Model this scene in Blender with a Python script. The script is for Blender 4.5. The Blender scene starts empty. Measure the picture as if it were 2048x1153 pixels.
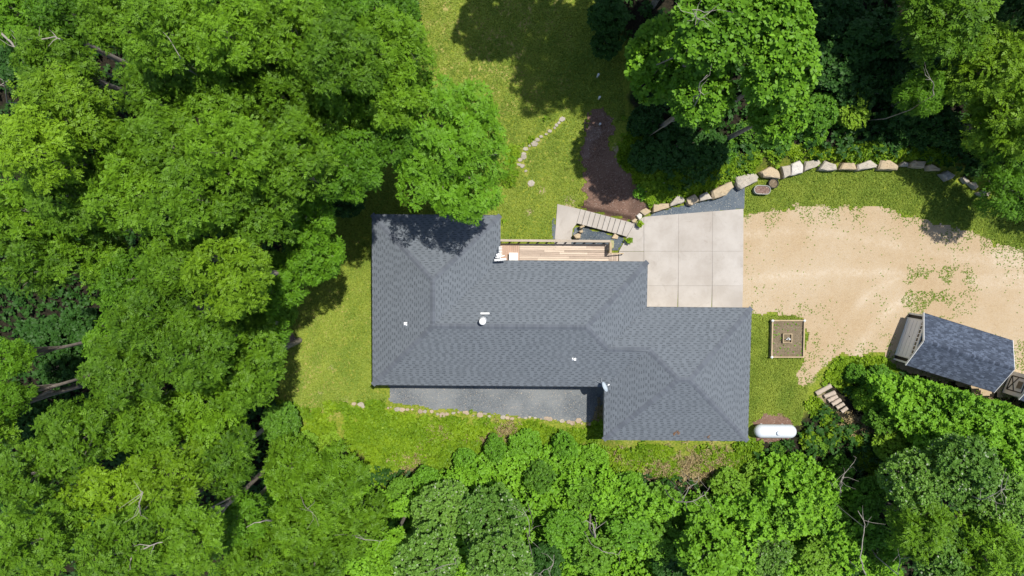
import bpy, math, random
import numpy as np
from mathutils import Vector, Matrix

scene = bpy.context.scene
C = scene.collection
R = math.radians

# ------------------------------------------------------------------ camera, sky, sun, exposure
CAMH = 48.0
TILT = R(3.5)
FPX = 1024 / 0.75                      # focal length in photo pixels (2048 wide)
cam_d = bpy.data.cameras.new('camera')
cam = bpy.data.objects.new('camera', cam_d)
C.objects.link(cam)
cam.location = (0, 0, CAMH)
cam.rotation_euler = (-TILT, 0, 0)
cam_d.sensor_width = 36
cam_d.lens = 24
cam_d.clip_end = 2000
scene.camera = cam

KX, KY = 0.23, 0.27                    # shadow length per metre of height, west and south
world = bpy.data.worlds.new('World')
scene.world = world
world.use_nodes = True
wn = world.node_tree
wn.nodes.clear()
sky = wn.nodes.new('ShaderNodeTexSky')
sky.sky_type = 'NISHITA'
sky.sun_disc = False
sky.sun_elevation = math.atan(1 / math.hypot(KX, KY))
sky.sun_rotation = math.atan2(KX, KY)
bg = wn.nodes.new('ShaderNodeBackground')
bg.inputs[1].default_value = 0.125
out = wn.nodes.new('ShaderNodeOutputWorld')
wn.links.new(sky.outputs[0], bg.inputs[0])
wn.links.new(bg.outputs[0], out.inputs[0])

sun_d = bpy.data.lights.new('sun', 'SUN')
sun_d.energy = 4.8
sun_d.angle = R(0.55)
sun_d.color = (1.0, 0.955, 0.88)
sun = bpy.data.objects.new('sun', sun_d)
C.objects.link(sun)
sun.location = (20, 24, 80)
sun.rotation_euler = Vector((-KX, -KY, -1)).to_track_quat('-Z', 'Y').to_euler()

scene.view_settings.view_transform = 'Standard'
scene.view_settings.look = 'None'
scene.view_settings.exposure = 0.3
scene.view_settings.gamma = 1
scene.view_settings.use_curve_mapping = False

# ------------------------------------------------------------------ geometry of the place
def at(px, py, z=0.0):
    """point at height z seen at photo pixel (px, py)"""
    dx = (px - 1024) / FPX
    dy = -(py - 576.5) / FPX
    c, s = math.cos(TILT), math.sin(TILT)
    d = (dx, dy * c - s, -dy * s - c)
    t = (CAMH - z) / -d[2]
    return Vector((d[0] * t, d[1] * t, z))

def to_px(x, y, z):
    c, s = math.cos(TILT), math.sin(TILT)
    rz = z - CAMH
    cy = y * c - rz * s
    cz = y * s + rz * c
    return 1024 + FPX * x / -cz, 576.5 - FPX * cy / -cz

def sstep(a, b, x):
    t = np.clip((x - a) / (b - a), 0, 1)
    return t * t * (3 - 2 * t)

WALL_PX = [(1255, 455), (1285, 432), (1340, 405), (1420, 385), (1480, 362), (1540, 345), (1590, 335), (1650, 330),
           (1760, 328), (1830, 328), (1880, 338), (1930, 358), (1980, 385), (2060, 440)]
WALL = [at(px, py, 0.4) for px, py in WALL_PX]
WX = np.array([p.x for p in WALL]); WY = np.array([p.y for p in WALL])
XA, XB = at(1262, 440).x, at(1150, 440).x
XC, XD = at(1245, 800).x, at(1195, 800).x
YN, YS = at(1100, 600).y, at(1100, 700).y
YS0, YS1 = at(1024, 850).y, at(1024, 1150).y

def zt(x, y):
    x = np.asarray(x, float); y = np.asarray(y, float)
    xa = XA + np.clip((y - at(1200, 440).y) * 0.12, 0, 1.5)
    low_n = -1.3 * sstep(xa, XB - 0.2, x)
    low_s = -0.9 * sstep(XC, XD, x)
    m = sstep(YN, YS, y)
    z = low_n * (1 - m) + low_s * m
    z = z - 2.6 * sstep(YS0, YS1, y)
    wy = np.interp(x, WX, WY)
    hill = sstep(0.0, 0.9, y - wy) * 0.75 * sstep(WX[0], WX[0] + 1.2, x)
    z = z + hill * (1 - sstep(xa, XB, x) * 0.0)
    sd = -d_poly(x, y, STAIR_XY)
    z = z - 0.45 * sstep(0.45, 0.05, sd)
    z = z + 0.05 * np.sin(x * 0.9 + 1.3 * np.sin(y * 0.7)) * np.sin(y * 0.8 + 0.5) * sstep(WX[0], XB, x)
    return z

STAIR_XY = [(p.x, p.y) for p in (at(1162, 420, -0.6), at(1252, 443, -0.6), at(1244, 471, -0.6), at(1154, 447, -0.6))]

def zg(x, y):
    return float(zt(x, y))

def gp(px, py, dz=0.0):
    """ground point seen at a photo pixel"""
    z = 0.0
    for _ in range(6):
        p = at(px, py, z)
        z = zg(p.x, p.y)
    p = at(px, py, z)
    return Vector((p.x, p.y, z + dz))

def in_poly(x, y, poly):
    x = np.asarray(x); y = np.asarray(y)
    r = np.zeros(x.shape, bool)
    n = len(poly)
    for i in range(n):
        x1, y1 = poly[i][0], poly[i][1]
        x2, y2 = poly[(i + 1) % n][0], poly[(i + 1) % n][1]
        if y1 == y2:
            continue
        c = ((y1 > y) != (y2 > y)) & (x < (x2 - x1) * (y - y1) / (y2 - y1) + x1)
        r ^= c
    return r

def d_poly(x, y, poly):
    """signed distance to a polygon, positive inside"""
    best = np.full(np.shape(x), 1e9)
    n = len(poly)
    for i in range(n):
        ax, ay = poly[i][0], poly[i][1]
        bx, by = poly[(i + 1) % n][0], poly[(i + 1) % n][1]
        l2 = (bx - ax) ** 2 + (by - ay) ** 2 + 1e-9
        t = np.clip(((x - ax) * (bx - ax) + (y - ay) * (by - ay)) / l2, 0, 1)
        best = np.minimum(best, np.hypot(x - ax - t * (bx - ax), y - ay - t * (by - ay)))
    return np.where(in_poly(x, y, poly), best, -best)

def vnoise(x, y, scale, seed):
    """smooth value noise, -1..1"""
    rs = np.random.RandomState(seed)
    g = rs.uniform(-1, 1, (64, 64))
    fx = np.asarray(x) / scale + 500; fy = np.asarray(y) / scale + 500
    ix = np.floor(fx).astype(int); iy = np.floor(fy).astype(int)
    tx = fx - ix; ty = fy - iy
    tx = tx * tx * (3 - 2 * tx); ty = ty * ty * (3 - 2 * ty)
    a = g[ix % 64, iy % 64]; b = g[(ix + 1) % 64, iy % 64]
    c = g[ix % 64, (iy + 1) % 64]; d = g[(ix + 1) % 64, (iy + 1) % 64]
    return (a * (1 - tx) + b * tx) * (1 - ty) + (c * (1 - tx) + d * tx) * ty

def fnoise(x, y, scale, seed):
    return (vnoise(x, y, scale, seed) + 0.5 * vnoise(x, y, scale * 0.47, seed + 1) + 0.3 * vnoise(x, y, scale * 0.2, seed + 2)) / 1.5

# ------------------------------------------------------------------ object helpers
def tag(o, label=None, cat=None, group=None, kind=None):
    if label: o['label'] = label
    if cat: o['category'] = cat
    if group: o['group'] = group
    if kind: o['kind'] = kind
    return o

def empty(name, loc=(0, 0, 0), rz=0.0):
    o = bpy.data.objects.new(name, None)
    o.empty_display_size = 0.3
    o.location = loc
    o.rotation_euler = (0, 0, rz)
    C.objects.link(o)
    return o

def link(name, me, mat=None, parent=None, loc=(0, 0, 0), rz=0.0, scale=None):
    o = bpy.data.objects.new(name, me)
    if mat is not None and len(me.materials) == 0:
        me.materials.append(mat)
    C.objects.link(o)
    o.parent = parent
    o.location = loc
    o.rotation_euler = (0, 0, rz)
    if scale: o.scale = scale
    return o

class MB:
    def __init__(self):
        self.v = []; self.f = []
    def add(self, vs, fs):
        n = len(self.v)
        self.v += [tuple(p) for p in vs]
        self.f += [tuple(i + n for i in f) for f in fs]
        return self
    def box(self, c, s, rz=0.0, M=None):
        hx, hy, hz = s[0] / 2, s[1] / 2, s[2] / 2
        vs = [Vector((x, y, z)) for z in (-hz, hz) for x, y in ((-hx, -hy), (hx, -hy), (hx, hy), (-hx, hy))]
        m = M if M is not None else Matrix.Rotation(rz, 3, 'Z')
        vs = [m @ p + Vector(c) for p in vs]
        return self.add(vs, [(3, 2, 1, 0), (4, 5, 6, 7), (0, 1, 5, 4), (1, 2, 6, 5), (2, 3, 7, 6), (3, 0, 4, 7)])
    def beam(self, a, b, w, h):
        a, b = Vector(a), Vector(b)
        d = b - a
        x = d.normalized()
        up = Vector((0, 0, 1)) if abs(x.z) < 0.95 else Vector((0, 1, 0))
        y = up.cross(x).normalized(); z = x.cross(y)
        M = Matrix((x, y, z)).transposed()
        return self.box((a + b) / 2, (d.length, w, h), M=M)
    def tube(self, pts, rad, n=8, cap=True):
        pts = [Vector(p) for p in pts]
        if not hasattr(rad, '__len__'): rad = [rad] * len(pts)
        vs = []; fs = []
        for i, p in enumerate(pts):
            d = (pts[min(i + 1, len(pts) - 1)] - pts[max(i - 1, 0)]).normalized()
            u = d.orthogonal() if abs(d.z) > 0.98 else Vector((0, 0, 1)).cross(d)
            u.normalize(); w = d.cross(u)
            for k in range(n):
                a = 2 * math.pi * k / n
                vs.append(p + (u * math.cos(a) + w * math.sin(a)) * rad[i])
        for i in range(len(pts) - 1):
            for k in range(n):
                fs.append((i * n + k, i * n + (k + 1) % n, (i + 1) * n + (k + 1) % n, (i + 1) * n + k))
        if cap:
            fs.append(tuple(range(n - 1, -1, -1)))
            fs.append(tuple(range((len(pts) - 1) * n, len(pts) * n)))
        return self.add(vs, fs)
    def prism(self, poly, z0, z1):
        n = len(poly)
        ar = sum(poly[i][0] * poly[(i + 1) % n][1] - poly[(i + 1) % n][0] * poly[i][1] for i in range(n))
        if ar < 0: poly = poly[::-1]
        vs = [(p[0], p[1], z0) for p in poly] + [(p[0], p[1], z1) for p in poly]
        fs = [tuple(range(n - 1, -1, -1)), tuple(range(n, 2 * n))]
        fs += [(i, (i + 1) % n, n + (i + 1) % n, n + i) for i in range(n)]
        return self.add(vs, fs)
    def lathe(self, prof, n=20, c=(0, 0, 0)):
        vs = []; fs = []
        for r, z in prof:
            for k in range(n):
                a = 2 * math.pi * k / n
                vs.append((c[0] + r * math.cos(a), c[1] + r * math.sin(a), c[2] + z))
        for i in range(len(prof) - 1):
            for k in range(n):
                fs.append((i * n + k, i * n + (k + 1) % n, (i + 1) * n + (k + 1) % n, (i + 1) * n + k))
        fs.append(tuple(range(n - 1, -1, -1)))
        fs.append(tuple(range((len(prof) - 1) * n, len(prof) * n)))
        return self.add(vs, fs)
    def mesh(self, name, mat=None, smooth=False):
        me = bpy.data.meshes.new(name)
        me.from_pydata(self.v, [], self.f)
        if mat: me.materials.append(mat)
        if smooth:
            me.polygons.foreach_set('use_smooth', [True] * len(me.polygons))
        me.update()
        return me
    def build(self, name, mat, parent=None, smooth=False, bevel=0.0, loc=(0, 0, 0), rz=0.0):
        me = self.mesh(name, mat, smooth)
        o = link(name, me, None, parent, loc, rz)
        if bevel:
            b = o.modifiers.new('bevel', 'BEVEL'); b.width = bevel; b.segments = 2; b.limit_method = 'ANGLE'
        return o

def quad_mesh(name, V, Q, mat=None, tint=None, smooth=False):
    me = bpy.data.meshes.new(name)
    n, m = len(V), len(Q)
    me.vertices.add(n)
    me.vertices.foreach_set('co', np.asarray(V, np.float32).ravel())
    me.loops.add(m * 4)
    me.loops.foreach_set('vertex_index', np.asarray(Q, np.int32).ravel())
    me.polygons.add(m)
    me.polygons.foreach_set('loop_start', np.arange(0, m * 4, 4, dtype=np.int32))
    me.polygons.foreach_set('loop_total', np.full(m, 4, np.int32))
    if smooth:
        me.polygons.foreach_set('use_smooth', np.ones(m, bool))
    if tint is not None:
        a = me.attributes.new('tint', 'FLOAT', 'FACE')
        a.data.foreach_set('value', np.asarray(tint, np.float32))
    me.update(calc_edges=True)
    me.validate()
    if mat: me.materials.append(mat)
    return me

# ------------------------------------------------------------------ materials
class NT:
    def __init__(self, name):
        self.m = bpy.data.materials.new(name)
        self.m.use_nodes = True
        self.t = self.m.node_tree
        self.t.nodes.clear()
        self.out = self.n('ShaderNodeOutputMaterial')
    def n(self, typ, **kw):
        x = self.t.nodes.new(typ)
        for k, v in kw.items(): setattr(x, k, v)
        return x
    def l(self, a, b): self.t.links.new(a, b)
    def put(self, sock, v):
        if hasattr(v, 'links') or isinstance(v, bpy.types.NodeSocket): self.l(v, sock)
        elif isinstance(v, (tuple, list)) and len(v) == 3 and sock.type == 'RGBA': sock.default_value = (*v, 1)
        else: sock.default_value = v
    def mix(self, f, a, b, mode='MIX'):
        x = self.n('ShaderNodeMix', data_type='RGBA', blend_type=mode)
        self.put(x.inputs[0], f); self.put(x.inputs[6], a); self.put(x.inputs[7], b)
        return x.outputs[2]
    def noise(self, scale, detail=4, rough=0.6, coord=None, dist=0.0):
        x = self.n('ShaderNodeTexNoise')
        x.inputs['Scale'].default_value = scale; x.inputs['Detail'].default_value = detail
        x.inputs['Roughness'].default_value = rough; x.inputs['Distortion'].default_value = dist
        if coord is not None: self.l(coord, x.inputs['Vector'])
        return x.outputs['Fac']
    def voro(self, scale, coord=None, feature='F1', out='Distance'):
        x = self.n('ShaderNodeTexVoronoi', feature=feature)
        x.inputs['Scale'].default_value = scale
        if coord is not None: self.l(coord, x.inputs['Vector'])
        return x.outputs[out]
    def ramp(self, f, a, b):
        x = self.n('ShaderNodeMapRange')
        x.interpolation_type = 'SMOOTHSTEP'
        self.l(f, x.inputs[0]); x.inputs[1].default_value = a; x.inputs[2].default_value = b
        return x.outputs[0]
    def math(self, op, a, b=0.0, clamp=False):
        x = self.n('ShaderNodeMath', operation=op, use_clamp=clamp)
        self.put(x.inputs[0], a); self.put(x.inputs[1], b)
        return x.outputs[0]
    def attr(self, name, out='Fac'):
        return self.n('ShaderNodeAttribute', attribute_name=name).outputs[out]
    def coord(self, kind='Object'):
        return self.n('ShaderNodeTexCoord').outputs[kind]
    def pos(self):
        return self.n('ShaderNodeNewGeometry').outputs['Position']
    def rnd(self):
        return self.n('ShaderNodeObjectInfo').outputs['Random']
    def scalev(self, v, s):
        x = self.n('ShaderNodeMapping')
        self.l(v, x.inputs[0]); x.inputs[3].default_value = s
        return x.outputs[0]
    def bump(self, h, strength, dist):
        x = self.n('ShaderNodeBump')
        x.inputs['Strength'].default_value = strength; x.inputs['Distance'].default_value = dist
        self.l(h, x.inputs['Height'])
        return x.outputs[0]
    def bsdf(self, col, rough=0.8, spec=0.3, metal=0.0, normal=None):
        x = self.n('ShaderNodeBsdfPrincipled')
        self.put(x.inputs['Base Color'], col); self.put(x.inputs['Roughness'], rough)
        x.inputs['Specular IOR Level'].default_value = spec
        x.inputs['Metallic'].default_value = metal
        if normal is not None: self.l(normal, x.inputs['Normal'])
        return x.outputs[0]
    def done(self, s):
        self.l(s, self.out.inputs[0])
        return self.m

def mul(c, k): return tuple(min(1, v * k) for v in c)

def simple(name, col, rough=0.7, spec=0.3, metal=0.0, var=0.25, scale=6.0, bump=0.2, rvar=0.15, stretch=None, fine=40.0):
    t = NT(name)
    co = t.coord()
    if stretch: co = t.scalev(co, stretch)
    n1 = t.noise(scale, 5, 0.65, co); n2 = t.noise(fine, 3, 0.6, co)
    f = t.math('ADD', t.math('MULTIPLY', n1, 0.65), t.math('MULTIPLY', n2, 0.35))
    c = t.mix(t.ramp(f, 0.3, 0.7), mul(col, 1 - var), mul(col, 1 + var))
    r = t.rnd()
    c = t.mix(t.math('MULTIPLY', r, rvar), c, mul(col, 0.45))
    nm = t.bump(f, bump, 0.02) if bump else None
    return t.done(t.bsdf(c, rough, spec, metal, nm))

def leaf_mat(name, dark, light, trans=0.32, spec=0.22, pale=None, yellow=None):
    t = NT(name)
    a = t.attr('tint'); r = t.rnd()
    f = t.math('ADD', t.math('MULTIPLY', a, 0.62), t.math('MULTIPLY', r, 0.38))
    c = t.mix(f, dark, light)
    if yellow:
        y = t.ramp(r, 0.68, 1.0)
        c = t.mix(t.math('MULTIPLY', y, 0.6), c, yellow)
    if pale:
        p = t.ramp(a, 0.88, 0.93)
        c = t.mix(p, c, pale)
    d = t.bsdf(c, 0.55, spec)
    tr = t.n('ShaderNodeBsdfTranslucent')
    tc = t.mix(1.0, c, (1.0, 1.0, 0.55), 'MULTIPLY')
    t.l(tc, tr.inputs[0])
    mx = t.n('ShaderNodeMixShader'); mx.inputs[0].default_value = trans
    t.l(d, mx.inputs[1]); t.l(tr.outputs[0], mx.inputs[2])
    return t.done(mx.outputs[0])

M = {}
M['walnut'] = leaf_mat('walnut_leaf', (0.022, 0.068, 0.005), (0.168, 0.328, 0.012), trans=0.16)
M['yellow_walnut'] = leaf_mat('yellow_walnut_leaf', (0.036, 0.092, 0.005), (0.205, 0.360, 0.012), trans=0.16)
M['elm'] = leaf_mat('elm_leaf', (0.022, 0.074, 0.006), (0.150, 0.330, 0.013), trans=0.16)
M['oak'] = leaf_mat('oak_leaf', (0.030, 0.100, 0.007), (0.200, 0.410, 0.020), trans=0.16, yellow=(0.20, 0.34, 0.010))
M['grey_leaf'] = leaf_mat('grey_green_leaf', (0.045, 0.125, 0.016), (0.19, 0.35, 0.050), trans=0.20, pale=(0.36, 0.42, 0.27))
M['shrub'] = leaf_mat('shrub_leaf', (0.022, 0.080, 0.008), (0.165, 0.370, 0.020), trans=0.16, yellow=(0.21, 0.35, 0.014))
M['shade_dark_shrub'] = leaf_mat('shade_dark_leaf', (0.012, 0.045, 0.008), (0.045, 0.125, 0.016), trans=0.22)  # leaf colour darkened so shrubs and undergrowth read as shaded forest gaps
M['weed'] = leaf_mat('weed_leaf', (0.060, 0.165, 0.009), (0.32, 0.46, 0.020))
M['grass'] = leaf_mat('grass_blade', (0.060, 0.170, 0.014), (0.40, 0.46, 0.075))
M['bush'] = leaf_mat('bush_leaf', (0.030, 0.095, 0.009), (0.175, 0.36, 0.026), trans=0.18, yellow=(0.24, 0.36, 0.02))
M['brush'] = leaf_mat('brush_leaf', (0.040, 0.135, 0.010), (0.21, 0.43, 0.022), trans=0.2)
M['straw'] = leaf_mat('dry_straw', (0.22, 0.17, 0.07), (0.48, 0.38, 0.20), trans=0.15)
M['bark'] = simple('bark', (0.25, 0.215, 0.18), 0.9, 0.1, var=0.4, scale=3, bump=0.6, stretch=(4, 4, 1))
M['dead_wood'] = simple('dead_wood', (0.30, 0.27, 0.23), 0.85, 0.1, var=0.3, scale=5, bump=0.4)

# ground: lawn, weeds and forest floor in one sheet, sorted by what grows there
t = NT('ground')
p = t.pos()
n_big = t.noise(0.22, 4, 0.6, p); n_mid = t.noise(1.1, 4, 0.65, p); n_f = t.noise(7.0, 4, 0.7, p); n_ff = t.noise(26, 2, 0.7, p)
dry = t.math('ADD', t.attr('dry'), t.math('MULTIPLY', t.math('SUBTRACT', n_mid, 0.5), 2.2))
dry = t.math('ADD', dry, t.math('MULTIPLY', t.math('SUBTRACT', n_f, 0.5), 1.2))
grass = t.mix(t.ramp(n_f, 0.32, 0.68), (0.100, 0.160, 0.016), (0.250, 0.275, 0.036))
grass = t.mix(t.ramp(dry, 0.25, 0.95), grass, (0.34, 0.29, 0.10))
shaded_soil_c = t.mix(t.ramp(n_f, 0.35, 0.7), (0.013, 0.012, 0.008), (0.034, 0.028, 0.018))  # soil darkened to hold the shade of the canopy gaps in its colour
shaded_soil_c = t.mix(t.ramp(n_mid, 0.55, 0.75), shaded_soil_c, (0.020, 0.045, 0.010))
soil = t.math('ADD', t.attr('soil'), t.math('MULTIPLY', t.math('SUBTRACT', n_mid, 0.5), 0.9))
c = t.mix(t.ramp(soil, 0.2, 0.8), grass, shaded_soil_c)
bare = t.math('ADD', t.attr('bare'), t.math('MULTIPLY', t.math('SUBTRACT', n_f, 0.5), 0.9))
c = t.mix(t.ramp(bare, 0.4, 0.65), c, t.mix(n_ff, (0.20, 0.15, 0.09), (0.48, 0.38, 0.25)))
h = t.math('ADD', t.math('MULTIPLY', n_f, 0.6), t.math('MULTIPLY', n_ff, 0.4))
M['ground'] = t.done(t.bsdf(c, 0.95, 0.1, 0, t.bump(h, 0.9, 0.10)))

def gravelly(name, cols, chip, weedcol=None, dist=0.02, big=0.4):
    t = NT(name)
    p = t.pos()
    v = t.n('ShaderNodeTexVoronoi'); v.inputs['Scale'].default_value = chip; t.l(p, v.inputs['Vector'])
    sp = t.n('ShaderNodeSeparateColor'); t.l(v.outputs['Color'], sp.inputs[0])
    nb = t.noise(big, 5, 0.62, p); nf = t.noise(5, 4, 0.7, p); nff = t.noise(chip * 0.4, 3, 0.7, p)
    c = t.mix(sp.outputs[0], cols[0], cols[1])
    c = t.mix(t.ramp(nb, 0.36, 0.66), c, t.mix(sp.outputs[1], cols[2], cols[1]))
    c = t.mix(t.math('MULTIPLY', t.ramp(nf, 0.52, 0.75), 0.35), c, cols[3])
    c = t.mix(t.math('MULTIPLY', t.ramp(sp.outputs[2], 0.94, 0.97), 0.25 if weedcol else 0.6), c, cols[4])
    if weedcol:
        c = t.mix(t.math('MULTIPLY', t.attr('track'), t.math('MULTIPLY', t.ramp(nf, 0.3, 0.75), t.math('MULTIPLY', t.ramp(nb, 0.3, 0.6), 1.0))), c, (0.50, 0.425, 0.325))
        w = t.math('MULTIPLY', t.ramp(nff, 0.63, 0.70), t.ramp(t.attr('edge'), 0.05, 0.75))
        c = t.mix(w, c, weedcol)
    h = t.math('ADD', t.math('MULTIPLY', v.outputs['Distance'], -0.6), t.math('MULTIPLY', nff, 0.6))
    return t.done(t.bsdf(c, 0.95, 0.1, 0, t.bump(h, 0.8, dist)))

M['drive'] = gravelly('tan_gravel', [(0.335, 0.240, 0.140), (0.39, 0.300, 0.188), (0.41, 0.335, 0.24), (0.28, 0.205, 0.125), (0.20, 0.15, 0.10)], 18, (0.075, 0.085, 0.018), big=0.16)
M['slate_chips'] = gravelly('slate_chips', [(0.050, 0.066, 0.083), (0.115, 0.140, 0.165), (0.14, 0.155, 0.165), (0.06, 0.08, 0.10), (0.34, 0.33, 0.28)], 22, dist=0.03)
M['slate_patio'] = gravelly('grey_slate_chips', [(0.085, 0.095, 0.105), (0.165, 0.18, 0.19), (0.21, 0.215, 0.21), (0.10, 0.11, 0.115), (0.40, 0.34, 0.26)], 22, dist=0.03)
M['mulch'] = gravelly('bark_mulch', [(0.088, 0.050, 0.036), (0.215, 0.135, 0.100), (0.155, 0.097, 0.072), (0.085, 0.050, 0.036), (0.36, 0.29, 0.24)], 20, dist=0.05)
M['pale_mulch'] = gravelly('pale_mulch_chips', [(0.12, 0.075, 0.06), (0.24, 0.165, 0.135), (0.18, 0.12, 0.10), (0.12, 0.075, 0.06), (0.42, 0.36, 0.30)], 20, dist=0.04)  # paler mulch; on the bed patch its tone stands in for sunlight

t = NT('concrete')
p = t.pos()
n1 = t.noise(0.55, 5, 0.6, p); n2 = t.noise(6, 5, 0.7, p); n3 = t.noise(60, 2, 0.6, p); n4 = t.noise(2.0, 6, 0.7, t.scalev(p, (1, 0.25, 1)))
c = t.mix(t.ramp(n1, 0.3, 0.7), (0.335, 0.305, 0.270), (0.42, 0.39, 0.355))
c = t.mix(t.math('MULTIPLY', t.ramp(n2, 0.5, 0.8), 0.4), c, (0.31, 0.275, 0.235))
c = t.mix(t.math('MULTIPLY', t.ramp(n4, 0.55, 0.75), 0.35), c, (0.47, 0.45, 0.43))
c = t.mix(t.math('MULTIPLY', t.rnd(), 0.25), c, (0.30, 0.26, 0.22))
n5 = t.noise(0.9, 6, 0.75, p, 1.2)
c = t.mix(t.math('MULTIPLY', t.ramp(n5, 0.54, 0.72), 0.5), c, (0.25, 0.22, 0.19))
c = t.mix(t.math('MULTIPLY', n3, 0.15), c, (0.25, 0.22, 0.19))
M['concrete'] = t.done(t.bsdf(c, 0.85, 0.25, 0, t.bump(n3, 0.2, 0.01)))

def shingle_mat(name, a, b, cc, grain):
    t = NT(name)
    p = t.coord()
    f = t.attr('tint')
    c = t.mix(t.ramp(f, 0.0, 1.0), a, b)
    n = t.noise(grain, 3, 0.7, p); n2 = t.noise(0.5, 4, 0.6, p)
    c = t.mix(t.math('MULTIPLY', t.ramp(n, 0.35, 0.7), 0.55), c, cc)
    c = t.mix(t.math('MULTIPLY', t.ramp(n2, 0.45, 0.7), 0.22), c, mul(cc, 1.15))
    return t.done(t.bsdf(c, 0.88, 0.25, 0, t.bump(n, 0.3, 0.01)))
M['shingle'] = shingle_mat('slate_grey_shingle', (0.048, 0.056, 0.065), (0.130, 0.147, 0.166), (0.108, 0.121, 0.135), 30)
M['shingle_cap'] = shingle_mat('shingle_cap', (0.080, 0.090, 0.106), (0.112, 0.125, 0.145), (0.092, 0.103, 0.120), 30)
M['shed_shingle'] = shingle_mat('blue_grey_shingle', (0.030, 0.039, 0.058), (0.092, 0.115, 0.160), (0.045, 0.056, 0.080), 7)
M['fascia'] = simple('dark_fascia', (0.13, 0.135, 0.14), 0.5, 0.4, var=0.1, bump=0)
M['siding'] = simple('grey_siding', (0.46, 0.46, 0.44), 0.6, 0.3, var=0.08, bump=0.1)
M['white_paint'] = simple('white_paint', (0.72, 0.72, 0.70), 0.5, 0.4, var=0.06, bump=0.05, rvar=0.05)
M['pale_grey'] = simple('pale_grey_paint', (0.82, 0.83, 0.84), 0.5, 0.4, var=0.06, bump=0.05, rvar=0.05)
M['black_siding'] = simple('black_siding', (0.022, 0.021, 0.022), 0.6, 0.3, var=0.2, bump=0.1)
M['glass'] = simple('dark_glass', (0.02, 0.025, 0.03), 0.06, 0.6, var=0.1, bump=0)
M['metal'] = simple('galvanised_metal', (0.52, 0.54, 0.56), 0.4, 0.5, 0.4, var=0.12, bump=0.05)
M['tub_grey'] = simple('dull_grey_metal', (0.30, 0.30, 0.27), 0.6, 0.3, var=0.15, bump=0.05)
M['dish'] = simple('dish_grey', (0.45, 0.52, 0.58), 0.45, 0.4, 0.0, var=0.06, bump=0)
M['tank'] = simple('white_tank_paint', (0.56, 0.59, 0.63), 0.25, 0.5, var=0.03, bump=0, rvar=0)
M['deck'] = simple('weathered_deck_wood', (0.42, 0.335, 0.27), 0.8, 0.2, var=0.25, scale=3, bump=0.2, rvar=0.45, stretch=(0.4, 8, 8), fine=10)
M['deck_pale'] = simple('pale_deck_wood', (0.56, 0.46, 0.37), 0.8, 0.2, var=0.2, scale=3, bump=0.2, rvar=0.3, stretch=(0.4, 8, 8), fine=10)
M['deck_red'] = simple('reddish_deck_wood', (0.42, 0.29, 0.22), 0.8, 0.2, var=0.2, scale=3, bump=0.2, rvar=0.3, stretch=(8, 0.4, 8), fine=10)
M['rail'] = simple('grey_rail_wood', (0.40, 0.34, 0.27), 0.85, 0.2, var=0.25, scale=2, bump=0.2, rvar=0.2, stretch=(0.5, 6, 6))
M['post_wood'] = simple('treated_wood', (0.40, 0.31, 0.19), 0.8, 0.2, var=0.2, scale=3, bump=0.2, stretch=(1, 1, 1))
M['log'] = simple('weathered_log', (0.42, 0.35, 0.28), 0.9, 0.1, var=0.3, scale=3, bump=0.5, stretch=(0.5, 5, 5))
M['soil'] = gravelly('garden_soil', [(0.10, 0.075, 0.05), (0.20, 0.155, 0.10), (0.16, 0.13, 0.085), (0.09, 0.07, 0.045), (0.30, 0.25, 0.18)], 16, dist=0.06)
def stone_mat(name, a, b, d):
    t = NT(name)
    co = t.pos()
    n1 = t.noise(1.6, 6, 0.65, co); n2 = t.noise(12, 5, 0.7, co)
    c = t.mix(t.ramp(n1, 0.35, 0.65), a, b)
    c = t.mix(t.math('MULTIPLY', t.ramp(n2, 0.5, 0.75), 0.5), c, d)
    c = t.mix(t.math('MULTIPLY', t.rnd(), 0.35), c, mul(b, 0.6))
    h = t.math('ADD', n1, t.math('MULTIPLY', n2, 0.5))
    return t.done(t.bsdf(c, 0.9, 0.15, 0, t.bump(h, 0.7, 0.08)))
M['stone_tan'] = stone_mat('tan_limestone', (0.50, 0.39, 0.25), (0.42, 0.345, 0.235), (0.27, 0.21, 0.14))
M['stone_grey'] = stone_mat('grey_limestone', (0.46, 0.41, 0.34), (0.38, 0.345, 0.285), (0.24, 0.215, 0.18))
M['stone_white'] = stone_mat('white_limestone', (0.57, 0.54, 0.49), (0.50, 0.47, 0.42), (0.45, 0.42, 0.38))
M['stone_edge'] = stone_mat('dull_edging_stone', (0.40, 0.36, 0.29), (0.31, 0.28, 0.22), (0.20, 0.18, 0.14))
M['stone_edge_tan'] = stone_mat('dull_tan_stone', (0.44, 0.35, 0.25), (0.34, 0.27, 0.20), (0.22, 0.18, 0.13))
M['stone_moss'] = stone_mat('mossy_stone', (0.25, 0.25, 0.10), (0.38, 0.36, 0.20), (0.12, 0.16, 0.04))
M['rubber'] = simple('black_rubber', (0.02, 0.02, 0.02), 0.6, 0.3, var=0.1, bump=0)
M['dry_leaf'] = simple('brown_leaf', (0.17, 0.10, 0.06), 0.9, 0.1, var=0.4, bump=0)
M['terracotta'] = simple('grey_pot', (0.30, 0.25, 0.19), 0.8, 0.2, var=0.15, bump=0.1)

# ------------------------------------------------------------------ ground sheets
def pxpoly(pts, z=0.0):
    return [gp(*p) if z is None else at(p[0], p[1], z) for p in pts]

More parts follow.
